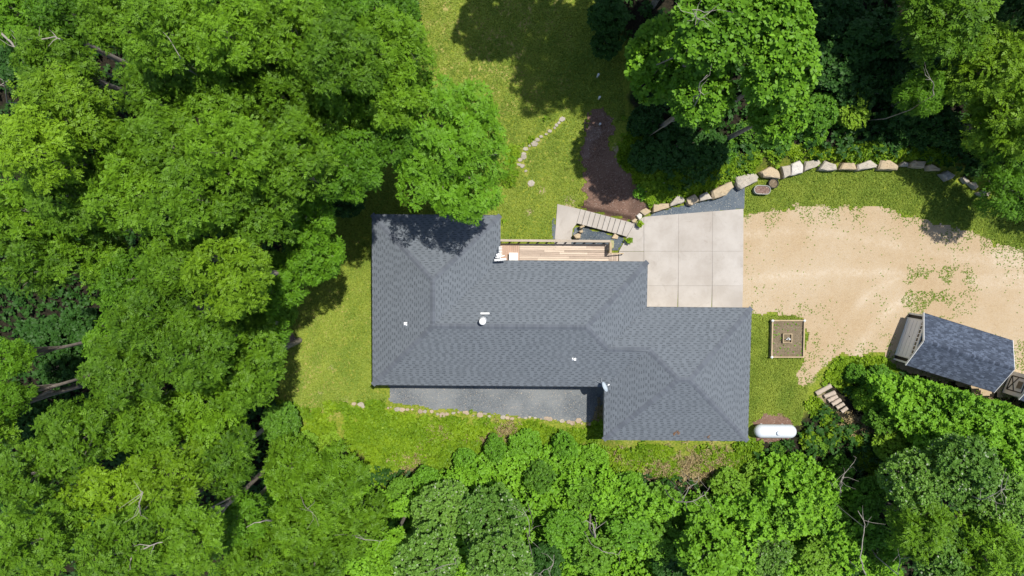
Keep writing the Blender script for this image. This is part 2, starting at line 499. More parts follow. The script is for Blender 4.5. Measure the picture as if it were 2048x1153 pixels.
CLEAR = [(846, -60), (1180, -60), (1190, 60), (1245, 110), (1260, 240), (1290, 300), (1330, 400), (1420, 375), (1500, 330), (1800, 320), (1960, 370),
         (2060, 440), (2400, 480), (2400, 800), (2048, 700), (1960, 700), (1800, 735), (1680, 740), (1640, 800), (1600, 850), (1500, 900),
         (1480, 980), (1350, 950), (1180, 930), (1000, 900), (900, 960), (760, 940), (640, 890), (560, 880), (555, 780), (545, 690), (560, 600),
         (640, 560), (650, 430), (700, 340), (800, 200), (850, 100)]
CLEARW = pxpoly(CLEAR)
BARES = [(1062, 368, 10), (1058, 425, 14), (1140, 405, 22), (1085, 382, 14), (1640, 800, 22), (1590, 800, 14), (1615, 755, 26), (1715, 850, 24), (1775, 900, 16),
         (1180, 820, 26), (1390, 935, 42), (1310, 930, 26), (1440, 920, 26), (1250, 920, 20), (690, 800, 12), (640, 790, 12),
         (880, 875, 26), (1010, 862, 18), (830, 925, 30), (960, 880, 20), (2010, 830, 40), (1505, 640, 10), (1770, 730, 18), (1870, 720, 20), (660, 735, 12), (1240, 300, 20)]
def axis(lo, hi, step, far):
    core = np.arange(lo, hi + step / 2, step)
    ext = np.array([1, 3, 7, 15, 30, 60, 120, 240, far])
    return np.concatenate([lo - ext[::-1], core, hi + ext])
gx = axis(-42, 42, 0.3, 500); gy = axis(-32, 26, 0.3, 500)
XX, YY = np.meshgrid(gx, gy)
ZZ = zt(XX, YY)
nx, ny = len(gx), len(gy)
V = np.stack([XX.ravel(), YY.ravel(), ZZ.ravel()], 1)
ii = (np.arange(ny - 1)[:, None] * nx + np.arange(nx - 1)[None, :]).ravel()
Q = np.stack([ii, ii + 1, ii + nx + 1, ii + nx], 1)
gme = quad_mesh('ground', V, Q, M['ground'], smooth=True)
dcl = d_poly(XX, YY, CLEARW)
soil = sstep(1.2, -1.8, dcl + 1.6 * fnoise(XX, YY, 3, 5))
bare = np.zeros_like(XX)
for bx, by, br in BARES:
    b = gp(bx, by); rr = br * 0.036
    bare = np.maximum(bare, 0.72 * np.exp(-((XX - b.x) ** 2 + (YY - b.y) ** 2) / (rr * rr)))
pxx, pyy = to_px(XX, YY, ZZ)
dry = 0.14 + 0.25 * fnoise(XX, YY, 5, 9)
dry = dry + 0.22 * ((pxx > 555) & (pxx < 760) & (pyy > 480) & (pyy < 830)) + 0.30 * ((pxx > 840) & (pxx < 1150) & (pyy < 230)) - 0.28 * ((pxx > 1490) & (pyy < 470)) + 0.15 * (pyy > 860)
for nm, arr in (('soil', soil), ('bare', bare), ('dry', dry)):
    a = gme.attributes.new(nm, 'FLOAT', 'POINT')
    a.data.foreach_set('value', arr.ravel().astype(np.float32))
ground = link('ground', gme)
tag(ground, 'yellow-green lawn and dark forest floor around the house', kind='structure')

TRACKS = [[(1640, 745), (1665, 690), (1690, 640), (1735, 590), (1800, 552), (1880, 528), (1970, 512), (2080, 508)],
          [(1705, 735), (1722, 690), (1745, 650), (1790, 610), (1850, 580), (1930, 560), (2080, 552)],
          [(1492, 470), (1570, 462), (1660, 468), (1760, 486), (1860, 505), (1960, 522), (2080, 530)],
          [(1492, 560), (1570, 552), (1660, 545), (1760, 545), (1860, 552), (1960, 565), (2080, 575)]]

def sheet(name, pts, mat, step=0.12, off=0.03, rag=0.25, rs=0.6, seed=1, label=None, skip=None, straight=None, parent=None):
    """ragged-edged sheet of loose material lying on the ground"""
    poly = pxpoly(pts, None)
    xs = [p.x for p in poly]; ys = [p.y for p in poly]
    x = np.arange(min(xs) - 1, max(xs) + 1, step); y = np.arange(min(ys) - 1, max(ys) + 1, step)
    X, Y = np.meshgrid(x, y)
    D = d_poly(X, Y, poly) + rag * fnoise(X, Y, rs, seed) + rag * 0.5 * fnoise(X, Y, rs * 0.3, seed + 7)
    if skip is not None:
        D = np.minimum(D, skip(X, Y))
    keep = (D[:-1, :-1] > 0) & (D[1:, 1:] > 0) & (D[:-1, 1:] > 0) & (D[1:, :-1] > 0)
    Z = zt(X, Y) + off + 0.012 * fnoise(X, Y, 0.5, seed + 3)
    n = X.shape[1]
    j, i = np.nonzero(keep)
    q = np.stack([j * n + i, j * n + i + 1, (j + 1) * n + i + 1, (j + 1) * n + i], 1)
    used, inv = np.unique(q.ravel(), return_inverse=True)
    Vv = np.stack([X.ravel(), Y.ravel(), Z.ravel()], 1)[used]
    me = quad_mesh(name, Vv, inv.reshape(-1, 4), mat, smooth=True)
    a = me.attributes.new('edge', 'FLOAT', 'POINT')
    a.data.foreach_set('value', np.clip(1 - D.ravel()[used] / 2.2, 0, 1).astype(np.float32))
    if mat == M['drive']:
        tr = np.zeros(X.shape)
        for line in TRACKS:
            w = [at(*p_) for p_ in line]
            best = np.full(X.shape, 9.0)
            for a_, b_ in zip(w[:-1], w[1:]):
                l2 = (b_ - a_).length_squared
                tt = np.clip(((X - a_.x) * (b_.x - a_.x) + (Y - a_.y) * (b_.y - a_.y)) / l2, 0, 1)
                best = np.minimum(best, np.hypot(X - a_.x - tt * (b_.x - a_.x), Y - a_.y - tt * (b_.y - a_.y)))
            tr = np.maximum(tr, np.exp(-(best / 0.33) ** 2) * (0.75 + 0.4 * fnoise(X, Y, 1.5, 3)))
        a = me.attributes.new('track', 'FLOAT', 'POINT')
        a.data.foreach_set('value', np.clip(tr.ravel()[used], 0, 1).astype(np.float32))
    o = link(name, me, None, parent)
    tag(o, label, kind='structure')
    return o

DRIVE_PX = [(1440, 424), (1487, 432), (1530, 424), (1600, 412), (1680, 414), (1760, 410), (1800, 424), (1850, 436), (1900, 448), (1960, 474), (2048, 505), (2400, 560),
            (2400, 760), (2048, 700), (2060, 760), (2020, 800), (1980, 790), (1790, 740), (1765, 708), (1720, 716), (1685, 708), (1655, 738), (1625, 765), (1600, 780), (1590, 750),
            (1602, 725), (1612, 690), (1608, 640), (1585, 630), (1530, 632), (1500, 628), (1440, 622)]
sheet('gravel_drive', DRIVE_PX, M['drive'], 0.13, 0.035, 0.35, 0.8, 11, 'tan gravel drive with weeds creeping in along its edges')
MULCH_PX = [(1172, 236), (1182, 218), (1205, 212), (1226, 232), (1222, 290), (1240, 330), (1262, 350), (1285, 395), (1298, 420), (1262, 448), (1155, 424), (1166, 400), (1165, 350), (1160, 300), (1172, 262)]
sheet('mulch_bed', MULCH_PX, M['mulch'], 0.10, 0.05, 0.38, 0.5, 21, 'dark reddish brown bark mulch bed beside the stairs')
sheet('sunlit_mulch_patch', [(1172, 252), (1205, 252), (1202, 278), (1184, 290), (1176, 318), (1164, 318), (1166, 290)], M['pale_mulch'], 0.10, 0.068, 0.2, 0.5, 23, 'paler patch of mulch with sunlight painted into its colour')  # sunlight on the bed painted as a paler patch
sheet('tank_mulch', [(1506, 845), (1530, 826), (1560, 826), (1586, 836), (1592, 862), (1580, 884), (1512, 882)], M['mulch'], 0.10, 0.05, 0.25, 0.5, 25, 'dark mulch bed under the propane tank')
sheet('tree_mulch', [(560, 672), (575, 662), (592, 670), (597, 684), (588, 694), (568, 696), (556, 688)], M['pale_mulch'], 0.08, 0.045, 0.15, 0.4, 27, 'ring of brown mulch round a lone tree trunk')
sheet('slate_patio', [(778, 760), (1215, 760), (1215, 800), (1185, 850), (1080, 838), (950, 826), (850, 816), (772, 806)], M['slate_patio'], 0.10, 0.045, 0.15, 0.7, 31, 'blue-grey slate chip strip behind the house')
sheet('slate_bed', [(1285, 438), (1310, 424), (1340, 415), (1390, 405), (1430, 398), (1465, 375), (1492, 352), (1491, 419), (1400, 428)], M['slate_chips'], 0.10, 0.045, 0.06, 0.5, 33, 'blue-grey slate chip bed between boulders and driveway')
sheet('slate_bed', [(1140, 500), (1146, 458), (1154, 447), (1253, 473), (1236, 504)], M['slate_chips'], 0.10, 0.05, 0.03, 0.5, 35, 'blue-grey slate chip bed between stairs and deck')
sheet('slate_strip', [(1103, 440), (1110, 430), (1113, 480), (1104, 482)], M['slate_chips'], 0.08, 0.045, 0.05, 0.5, 37, 'narrow slate chip strip along the landing')

# ------------------------------------------------------------------ concrete
def slab(name, pts, z1, th, parent, mat=None, bevel=0.008):
    poly = [at(px, py, z1) for px, py in pts]
    mb = MB().prism([(p.x, p.y) for p in poly], z1 - th, z1)
    return mb.build(name, mat or M['concrete'], parent, bevel=bevel)
def shrink(pts, k):
    cx = sum(p[0] for p in pts) / len(pts); cy = sum(p[1] for p in pts) / len(pts)
    o = []
    for x, y in pts:
        o.append((x - math.copysign(k, x - cx), y - math.copysign(k, y - cy)))
    return o
drv = empty('concrete_driveway', at(1390, 515, 0))
tag(drv, 'pale concrete driveway of square panels in front of the garage', 'driveway', kind='structure')
drv['category'] = ''
del drv['category']
def dloc(o, root):
    o.parent = root
    o.location = -root.location
xl = [1288, 1357, 1425, 1487]
def topy(x): return 434 - (x - 1288) * 16 / 199
for i in range(3):
    a, b = xl[i], xl[i + 1]
    k = 0.09
    rows = [[(a, topy(a)), (b, topy(b)), (b, 503), (a, 503)], [(a, 503), (b, 503), (b - 0.7, 572), (a - 0.4, 572)], [(a - 0.4, 572), (b - 0.7, 572), (b - 3, 640), (a - 1, 640)]]
    for r in rows:
        dloc(slab('panel', shrink(r, k), 0.06, 0.16, None), drv)
dloc(slab('panel', [(1269.2, 447.5), (1287.6, 434.6), (1287.6, 503), (1238, 503), (1254, 474.5)], 0.06, 0.16, None), drv)
dloc(slab('panel', [(1238, 503.6), (1287.6, 503.6), (1287.6, 560), (1238, 560)], 0.06, 0.16, None), drv)

st = empty('concrete_stairs', gp(1200, 445))
tag(st, 'short flight of nine concrete steps beside the mulch bed', 'stairs')
TA, TB = (1161.3, 418.8), (1252.4, 442.7)
BA, BB = (1153.7, 447.0), (1243.7, 470.8)
def lerp(a, b, u): return (a[0] + (b[0] - a[0]) * u, a[1] + (b[1] - a[1]) * u)
RISE = 0.135
for i in range(9):
    z1 = 0.06 - RISE * (9 - i)
    u0, u1 = i / 9, (i + 1) / 9
    poly = [at(*lerp(TA, TB, u0), z1), at(*lerp(TA, TB, u1), z1), at(*lerp(BA, BB, u1), z1), at(*lerp(BA, BB, u0), z1)]
    d = (poly[1] - poly[0]) * 0.5
    q = [poly[0] + d * 0.02, poly[1] + d * 0.25, poly[2] + d * 0.25, poly[3] + d * 0.02]
    o = MB().prism([(v.x, v.y) for v in q], z1 - 0.24, z1).build('step', M['concrete'], None, bevel=0.012)
    dloc(o, st)
o = slab('top_slab', [(1252.8, 442.9), (1268.9, 447.2), (1253.6, 474), (1244.3, 471)], 0.058, 0.3, None); dloc(o, st)
zl = 0.06 - RISE * 9 - RISE * 0.9
ld = empty('concrete_landing', gp(1135, 445))
tag(ld, 'concrete landing slab at the foot of the stairs', 'landing', kind='structure')
del ld['category']
o = slab('landing_slab', [(1114.7, 408.5), (1161.6, 419), (1154, 447), (1145.5, 458), (1141.8, 495), (1108.5, 495)], zl + 0.02, 0.3, None); dloc(o, ld)

# ------------------------------------------------------------------ shingled roofs
def shingle_face(poly, course=0.15, tabw=(0.20, 0.30), th=0.012, rng=None, V=None, Q=None, T=None, band=0.45, tl=(0.62, 0.95), td=(0.12, 0.32)):
    """courses of separate shingle tabs over one roof plane; poly[0]->poly[1] is the eave, points are 3-D"""
    poly = [Vector(p) for p in poly]
    e = (poly[1] - poly[0]).normalized()
    far = max(poly, key=lambda p: (p - poly[0]).cross(e).length)
    up = (far - poly[0]); up -= e * up.dot(e); up.normalize()
    nrm = e.cross(up)
    if nrm.z < 0: nrm = -nrm
    uv = [((p - poly[0]).dot(e), (p - poly[0]).dot(up)) for p in poly]
    vmax = max(v for _, v in uv)
    def span(v):
        v = min(max(v, 0.0005), vmax - 0.0005)
        xs = []
        n = len(uv)
        for i in range(n):
            (a, va), (b, vb) = uv[i], uv[(i + 1) % n]
            if (va > v) != (vb > v):
                xs.append(a + (b - a) * (v - va) / (vb - va))
        return (min(xs), max(xs)) if len(xs) >= 2 else (0, 0)
    nrow = int(vmax / course)
    course = vmax / max(1, nrow)
    def w(u, v, h): return poly[0] + e * u + up * v + nrm * h
    for r in range(nrow):
        v0 = r * course; v1 = v0 + course
        l0, r0 = span(v0 + 1e-4); l1, r1 = span(v1 - 1e-4)
        lo, hi = min(l0, l1), max(r0, r1)
        u = lo - rng.uniform(0, tabw[1])
        thick = True
        wt = 0.5 * (tabw[0] + tabw[1])
        while u < hi:
            wd = wt * rng.uniform(0.82, 1.18) * (1.0 if thick else 0.85)
            a, b = u, u + wd
            u = b
            tint = rng.uniform(*tl)
            if thick: bands = [(0.0, 1.0, th * rng.uniform(0.9, 1.2), tint)]
            else: bands = [(0.0, band, th * 0.3, rng.uniform(*td)), (band, 1.0, th * 0.3, tint)]
            thick = not thick
            a0, a1 = max(a, l0), max(a, l1); b0, b1 = min(b, r0), min(b, r1)
            if b0 - a0 < 0.004 and b1 - a1 < 0.004: continue
            b0 = max(b0, a0); b1 = max(b1, a1)
            for f0, f1, h, tn in bands:
                va, vb = v0 + course * f0, v0 + course * f1
                h0 = h + (0.002 - h) * f0; h1 = h + (0.002 - h) * f1
                pa, pb = a0 + (a1 - a0) * f0, a0 + (a1 - a0) * f1
                qa, qb = b0 + (b1 - b0) * f0, b0 + (b1 - b0) * f1
                n = len(V)
                V += [w(pa, va, 0), w(qa, va, 0), w(qa, va, h0), w(pa, va, h0), w(qb, vb, h1), w(pb, vb, h1)]
                if f0 == 0: Q += [(n, n + 1, n + 2, n + 3)]; T += [tn]
                Q += [(n + 3, n + 2, n + 4, n + 5), (n + 1, n + 4, n + 2, n + 2), (n, n + 3, n + 5, n + 5)]
                T += [tn, tn, tn]

def poly_mesh(name, V, F, T, mat):
    me = bpy.data.meshes.new(name)
    F2 = [tuple(dict.fromkeys(f)) for f in F]
    me.from_pydata([tuple(p) for p in V], [], F2)
    a = me.attributes.new('tint', 'FLOAT', 'FACE')
    a.data.foreach_set('value', np.asarray(T, np.float32))
    me.materials.append(mat)
    me.update()
    return me

def caps(lines, slopes, rng, V, F, T, width=0.15, step=0.15, lift=0.03):
    for (a, b), s in zip(lines, slopes):
        a, b = Vector(a), Vector(b)
        if b.z < a.z: a, b = b, a
        d = b - a
        L = d.length
        x = d.normalized()
        side = Vector((0, 0, 1)).cross(Vector((x.x, x.y, 0))).normalized()
        n = max(1, int(L / step))
        drop = Vector((0, 0, -s * width))
        upv = Vector((0, 0, 1))
        for k in range(n):
            p = a + d * (k / n); q = a + d * ((k + 1) / n)
            h0, h1 = lift, lift - 0.014
            i = len(V)
            V += [p + upv * h0, q + upv * h1, p + side * width + drop + upv * h0, q + side * width + drop + upv * h1,
                  p - side * width + drop + upv * h0, q - side * width + drop + upv * h1,
                  p + upv * (h0 - 0.03), p + side * width + drop + upv * (h0 - 0.03), p - side * width + drop + upv * (h0 - 0.03)]
            tt = rng.uniform(0, 1)
            F += [(i, i + 1, i + 3, i + 2), (i, i + 4, i + 5, i + 1), (i, i + 2, i + 7, i + 6), (i, i + 6, i + 8, i + 4)]
            T += [tt] * 4

# ------------------------------------------------------------------ the house
ZE = 2.6
HROT = R(-0.45)
HO = at(1024, 652, 0)
HO.z = 0
house = empty('ranch_house', HO, HROT)
tag(house, 'long L-shaped ranch house with a slate grey hipped shingle roof', 'house')
def L(px, py, z=ZE):
    p = at(px, py, z) - HO
    return Matrix.Rotation(-HROT, 3, 'Z') @ p
avx = lambda a, b: (L(*a).x + L(*b).x) / 2
avy = lambda a, b: (L(*a).y + L(*b).y) / 2
x0 = avx((743, 430), (746, 770)); x1 = avx((1000, 430), (1001, 521)); x2 = avx((1295, 523), (1294, 614))
x3 = avx((1208, 776), (1208, 880)); x4 = avx((1503, 617), (1496, 882))
y0 = avy((743, 429), (1000, 431)); y1 = avy((1003, 521), (1294, 524)); y2 = avy((1294, 614), (1503, 617))
y3 = avy((746, 770), (1190, 774)); y4 = avy((1208, 880), (1496, 883))
SL = 0.42
hm = (y1 - y3) / 2; wg = (x1 - x0) / 2; wg = (wg + hm) / 2; xm = x0 + wg; yr = y3 + hm
tt_ = (y2 - y3) / 2; hg = (y2 - y4) / 2; yg = y4 + hg
def hv(x, y, h): return Vector((x, y, ZE + SL * h))
A_, B_, C_, D_, E_, F_, G_, H_, I_, J_ = [hv(*p, 0) for p in ((x0, y0), (x1, y0), (x1, y1), (x2, y1), (x2, y2), (x4, y2), (x4, y4), (x3, y4), (x3, y3), (x0, y3))]
P1 = hv(xm, y0 - wg, wg); P2 = hv(xm, yr, wg); P3 = hv(x2 - hm, yr, hm); P4 = hv(x2 - tt_, y2 - tt_, tt_)
P5 = hv(x3 + tt_, y2 - tt_, tt_); P6 = hv(x3 + hg, yg, hg); P7 = hv(x4 - hg, yg, hg)
faces = [[A_, B_, P1], [J_, A_, P1, P2], [C_, B_, P1, P2], [C_, D_, P3, P2], [D_, E_, P4, P3], [E_, F_, P7, P6, P5, P4], [F_, G_, P7], [G_, H_, P6, P7], [H_, I_, P5, P6], [I_, J_, P2, P3, P4, P5]]
rng = random.Random(5)
dk = MB()
for f in faces:
    dk.add([p - Vector((0, 0, 0.012)) for p in f], [tuple(range(len(f)))])
roof = dk.build('roof', M['fascia'], house)
SV, SQ, ST = [], [], []
for f in faces:
    shingle_face(f, rng=rng, V=SV, Q=SQ, T=ST)
sh = link('shingles', poly_mesh('shingles', SV, SQ, ST, M['shingle']), None, roof)
sh['kind'] = 'stuff'
hips = [(A_, P1), (B_, P1), (J_, P2), (D_, P3), (P3, P4), (F_, P7), (G_, P7), (H_, P6), (P5, P6)]
ridges = [(P1, P2), (P2, P3), (P4, P5), (P6, P7)]
CV, CF, CT = [], [], []
caps(hips, [SL * 0.707] * len(hips), rng, CV, CF, CT, 0.17)
caps(ridges, [SL] * len(ridges), rng, CV, CF, CT, 0.17)
cp = link('ridge_caps', poly_mesh('ridge_caps', CV, CF, CT, M['shingle_cap']), None, roof)
cp['kind'] = 'stuff'
ring = [A_, B_, C_, D_, E_, F_, G_, H_, I_, J_]
fa = MB()
for i in range(len(ring)):
    a, b = ring[i], ring[(i + 1) % len(ring)]
    dz = Vector((0, 0, -0.11))
    fa.beam(a + dz, b + dz, 0.03, 0.17)
fa.build('fascia', M['fascia'], house)
so = MB().add([p + Vector((0, 0, -0.17)) for p in ring], [tuple(range(len(ring)))])
so.build('soffit', M['white_paint'], house)
OV = 0.45
wallring = [(x0 + OV, y0 - OV), (x1 - OV, y0 - OV), (x1 - OV, y1 - OV), (x2 - OV, y1 - OV), (x2 - OV, y2 - OV), (x4 - OV, y2 - OV), (x4 - OV, y4 + OV), (x3 + OV, y4 + OV), (x3 + OV, y3 + OV), (x0 + OV, y3 + OV)]
for i in range(len(wallring)):
    a, b = Vector((*wallring[i], 0)), Vector((*wallring[(i + 1) % len(wallring)], 0))
    d = (b - a).normalized()
    mb = MB().beam(Vector((a.x, a.y, 0.2)) , Vector((b.x, b.y, 0.2)) - d * 0.162, 0.16, 4.4)
    for k in range(22):
        z = -1.9 + k * 0.2
        nn = Vector((d.y, -d.x, 0)) * -1
        mb.beam(a + nn * 0.085 + Vector((0, 0, z)) + d * 0.1, b + nn * 0.085 + Vector((0, 0, z)) - d * 0.1, 0.014, 0.012)
    mb.build('wall', M['siding'], house)
def house_window(x, y, along, w, h, z):
    sx = (w, 0.1, h) if along == 'x' else (0.1, w, h)
    f = MB().box((x, y, z), (sx[0] + (0.1 if along == 'x' else 0.09), sx[1] + (0.1 if along == 'y' else 0.09), h + 0.1)).build('window', M['white_paint'], house)
    MB().box((x, y, z), (sx[0] if along == 'x' else 0.25, sx[1] if along == 'y' else 0.25, h)).build('pane', M['glass'], f)
for wx in (x0 + 3, x0 + 7, x0 + 11):
    house_window(wx, y3 + OV - 0.1, 'x', 1.5, 1.2, 1.3)
for wy in (y3 + 3, y3 + 7.5):
    house_window(x0 + OV - 0.1, wy, 'y', 1.4, 1.2, 1.3)
house_window((x0 + x1) / 2, y0 - OV + 0.1, 'x', 1.8, 1.2, 1.3)
house_window(x3 + OV - 0.1, y4 + 2.2, 'y', 0.9, 0.9, 1.4)
for gx_ in (x2 - OV + 1.9, x2 - OV + 4.9):
    g = MB().box((gx_, y2 - OV + 0.1, 1.1), (2.5, 0.09, 2.1)).build('garage_door', M['white_paint'], house)
    for k in range(3):
        MB().box((gx_, y2 - OV + 0.15, 0.55 + k * 0.52), (2.4, 0.03, 0.04)).build('panel_line', M['pale_grey'], g)
MB().box((x1 + 2.4, y1 - OV + 0.1, 1.1), (0.95, 0.08, 2.05)).build('front_door', M['black_siding'], house)

def on_roof(px, py):
    """point of the house roof seen at a pixel, in world coordinates"""
    best = None
    for i in range(0, 300):
        z = 5.2 - i * 0.01
        p = at(px, py, z)
        q = Matrix.Rotation(-HROT, 3, 'Z') @ (p - HO)
        h = []
        inwing = q.x < x1
        dist_s = q.y - y3
        cand = []
        if q.x < x1: cand.append(min(q.x - x0, (x1 - q.x), y0 - q.y, q.y - y3))
        if q.x < x2: cand.append(min(q.x - x0, x2 - q.x, y1 - q.y, q.y - y3))
        if q.x > x3: cand.append(min(q.x - x3, x4 - q.x, y2 - q.y, q.y - y4))
        hz = ZE + SL * max(cand)
        if z <= hz: return Vector((p.x, p.y, hz))
    return at(px, py, ZE)

# things on the roof
p = on_roof(966, 641)
fl = empty('flue_pipe', p)
tag(fl, 'round white capped flue pipe standing on the main roof slope', 'flue pipe')
MB().lathe([(0.26, -0.1), (0.25, 0.05), (0.17, 0.14)], 20).build('flashing', M['metal'], fl, True)
MB().lathe([(0.13, 0.0), (0.13, 0.62)], 20).build('pipe', M['metal'], fl, True)
MB().lathe([(0.21, 0.62), (0.22, 0.66), (0.22, 0.78), (0.19, 0.83), (0.05, 0.86)], 24).build('cap', M['white_paint'], fl, True)
p = on_roof(970, 627)
fb = empty('roof_cricket', p)
tag(fb, 'narrow white bar lying across the roof just above the flue pipe', 'snow guard')
MB().box((0, 0, 0.07), (0.58, 0.11, 0.06)).build('bar', M['white_paint'], fb, bevel=0.01)
for s in (-0.22, 0.22):
    MB().box((s, 0, 0.01), (0.05, 0.05, 0.1)).build('foot', M['metal'], fb)
for px, py, lab in ((812, 648, 'small white plumbing vent on the left wing of the roof'), (1148, 718, 'small white plumbing vent on the south roof slope near the garage')):
    p = on_roof(px, py)
    v = empty('plumbing_vent', p)
    tag(v, lab, 'vent pipe', 'plumbing vents on the house roof')
    MB().box((0, 0, 0.02), (0.26, 0.22, 0.03)).build('flashing', M['pale_grey'], v)
    MB().lathe([(0.085, 0), (0.06, 0.1), (0.055, 0.3), (0.05, 0.3), (0.045, 0.2)], 14, (0, 0.0, 0)).build('pipe', M['white_paint'], v, True)
# satellite dish
p = on_roof(1202, 765)
ds = empty('satellite_dish', p)
tag(ds, 'grey satellite dish on the roof edge beside the garage', 'satellite dish')
prof = [(0.02, 0.0), (0.12, 0.012), (0.24, 0.045), (0.34, 0.095), (0.345, 0.085), (0.24, 0.03), (0.12, -0.006), (0.02, -0.02)]
Md = Matrix.Translation((0.12, -0.22, 0.55)) @ Vector((0.80, 0.45, 0.42)).to_track_quat('Z', 'Y').to_matrix().to_4x4()
lm = MB().lathe(prof, 28)
lm.v = [tuple(Md @ Vector(q)) for q in lm.v]
lm.build('reflector', M['dish'], ds, True)
MB().tube([(0, 0, 0), (0, 0, 0.4), (0.08, -0.16, 0.55)], 0.025, 8).build('mast', M['metal'], ds)
MB().tube([(0.12, -0.3, 0.32), (0.42, -0.10, 0.45)], 0.016, 6).build('feed_arm', M['metal'], ds)
MB().box((0.45, -0.07, 0.47), (0.12, 0.07, 0.07), 0.5).build('receiver', M['white_paint'], ds)
MB().tube([(-0.42, 0.16, 0.08), (0.0, 0.0, 0.38)], 0.014, 6).build('strut', M['metal'], ds)
MB().tube([(0.02, 0.3, 0.14), (0.0, 0.0, 0.38)], 0.014, 6).build('strut', M['metal'], ds)
# antenna at the inner corner of the roof
p = on_roof(1000, 512)
an = empty('tv_antenna', p)
tag(an, 'white television antenna at the inner roof corner above the deck', 'antenna')
MB().tube([(0.0, 0.0, -0.3), (0.0, 0.0, 0.9)], 0.03, 8).build('mast', M['white_paint'], an)
MB().tube([(0.05, -0.3, 0.9), (0.0, 0.62, 0.9)], 0.022, 6).build('boom', M['white_paint'], an)
for k in range(6):
    MB().beam((-0.11 + 0.05, 0.08 + k * 0.1, 0.92), (0.11 + 0.05, 0.09 + k * 0.1, 0.92), 0.035, 0.012).build('element', M['white_paint'], an)
MB().beam((-0.34, -0.27, 0.86), (0.42, -0.20, 0.86), 0.13, 0.05).build('reflector_bar', M['white_paint'], an)
MB().beam((-0.28, -0.10, 0.9), (0.32, 0.03, 0.9), 0.05, 0.03).build('dipole', M['white_paint'], an)
MB().box((-0.10, 0.02, 0.94), (0.18, 0.26, 0.07), 0.3).build('amplifier', M['pale_grey'], an)
# clump of fallen leaves on the garage roof
rs = random.Random(3)
for k, (px, py) in enumerate(((1351, 866), (1416, 875))):
    p = on_roof(px, py)
    mb = MB()
    for _ in range(26 if k == 0 else 8):
        a = rs.uniform(0, 6.28); r = rs.uniform(0, 0.22)
        x, y = r * math.cos(a) * 1.3, r * math.sin(a) * 0.7
        mb.box((x, y, 0.05 + y * 0.42), (rs.uniform(0.05, 0.14), rs.uniform(0.02, 0.05), 0.012), rs.uniform(0, 3))
    o = mb.build('fallen_leaves', M['dry_leaf'], None, loc=p)
    tag(o, 'brown clump of fallen leaves low on the garage roof' if k == 0 else 'few pale leaf scraps near the garage roof edge', 'leaves', kind='stuff')

# ------------------------------------------------------------------ deck
dk0 = at(1000, 489, 0.05); dk1 = at(1237, 520, 0.05)
deck = empty('wooden_deck', (dk0.x, dk1.y, 0.0), HROT)
tag(deck, 'weathered wooden deck with a rail along the front of the house', 'deck')
dl = dk1.x - dk0.x; dw = 2.1
def dk_loc(v): return Matrix.Rotation(-HROT, 3, 'Z') @ (v - Vector((dk0.x, dk1.y, 0.0)))
ytop = dk_loc(at(1100, 488, 0.05)).y
ybot = dk_loc(at(1100, 534, 0.05)).y
xr = dk_loc(at(1218, 500, 0.05)).x
xred = dk_loc(at(1039, 500, 0.05)).x
xstart = dk_loc(at(985, 500, 0.05)).x
rs = random.Random(8)
nb = int((ytop - ybot) / 0.145)
bw = (ytop - ybot) / nb
for i in range(nb):
    y = ybot + (i + 0.5) * bw
    cuts = [xred] + sorted(rs.uniform(xred + 0.8, xr - 0.8) for _ in range(rs.choice((1, 2)))) + [xr]
    for a, b in zip(cuts[:-1], cuts[1:]):
        MB().box(((a + b) / 2, y, 0.035 + rs.uniform(0, 0.004)), (b - a - 0.012, bw - 0.014, 0.03)).build('board', M['deck_pale'] if rs.random() < 0.4 else M['deck'], deck)
n2 = int((xred - xstart) / 0.145)
for i in range(n2):
    x = xstart + (i + 0.5) * (xred - xstart) / n2
    MB().box((x, (ytop + ybot) / 2, 0.036), ((xred - xstart) / n2 - 0.01, ytop - ybot, 0.03)).build('board', M['deck_red'], deck)
xe = dk_loc(at(1237, 500, 0.05)).x
yee = dk_loc(at(1230, 506, 0.05)).y
for i in range(4):
    x = xr + (i + 0.5) * (xe - xr) / 4
    MB().box((x, (yee + ybot) / 2, 0.036), ((xe - xr) / 4 - 0.012, yee - ybot, 0.03)).build('board', M['deck'], deck)
ZR = 1.02
ry = dk_loc(at(1110, 482, ZR)).y
rx0 = dk_loc(at(1001, 480, ZR)).x; rx1 = dk_loc(at(1221, 485, ZR)).x
for a, b in ((rx0, (rx0 + rx1) / 2 - 0.004), ((rx0 + rx1) / 2 + 0.004, rx1)):
    MB().box(((a + b) / 2, ry, ZR), (b - a, 0.16, 0.04)).build('rail_cap', M['rail'], deck, bevel=0.006)
for zr in (0.25, 0.85):
    MB().box(((rx0 + rx1) / 2, ry - 0.03, zr), (rx1 - rx0, 0.04, 0.09)).build('rail', M['rail'], deck)
npst = 12
for i in range(npst):
    x = rx0 + 0.1 + (rx1 - rx0 - 0.2) * i / (npst - 1)
    MB().box((x, ry + 0.04, -0.2), (0.09, 0.09, 2.38)).build('post', M['rail'], deck)
for i in range(64):
    x = rx0 + 0.12 + (rx1 - rx0 - 0.24) * i / 63
    MB().box((x, ry - 0.075, 0.53), (0.035, 0.035, 0.76)).build('baluster', M['rail'], deck)
yb2 = dk_loc(at(1221, 506, ZR)).y
MB().box((rx1 + 0.02, (ry + yb2) / 2 - 0.06, ZR + 0.003), (0.15, ry - yb2 - 0.06, 0.04)).build('rail_cap', M['post_wood'], deck, bevel=0.006)
MB().box((rx1 + 0.02, (ry + yb2) / 2, 0.5), (0.04, ry - yb2, 0.7)).build('rail_panel', M['rail'], deck)
MB().box((rx1 + 0.02, yb2 + 0.05, 0.45), (0.11, 0.11, 1.12)).build('post', M['post_wood'], deck)
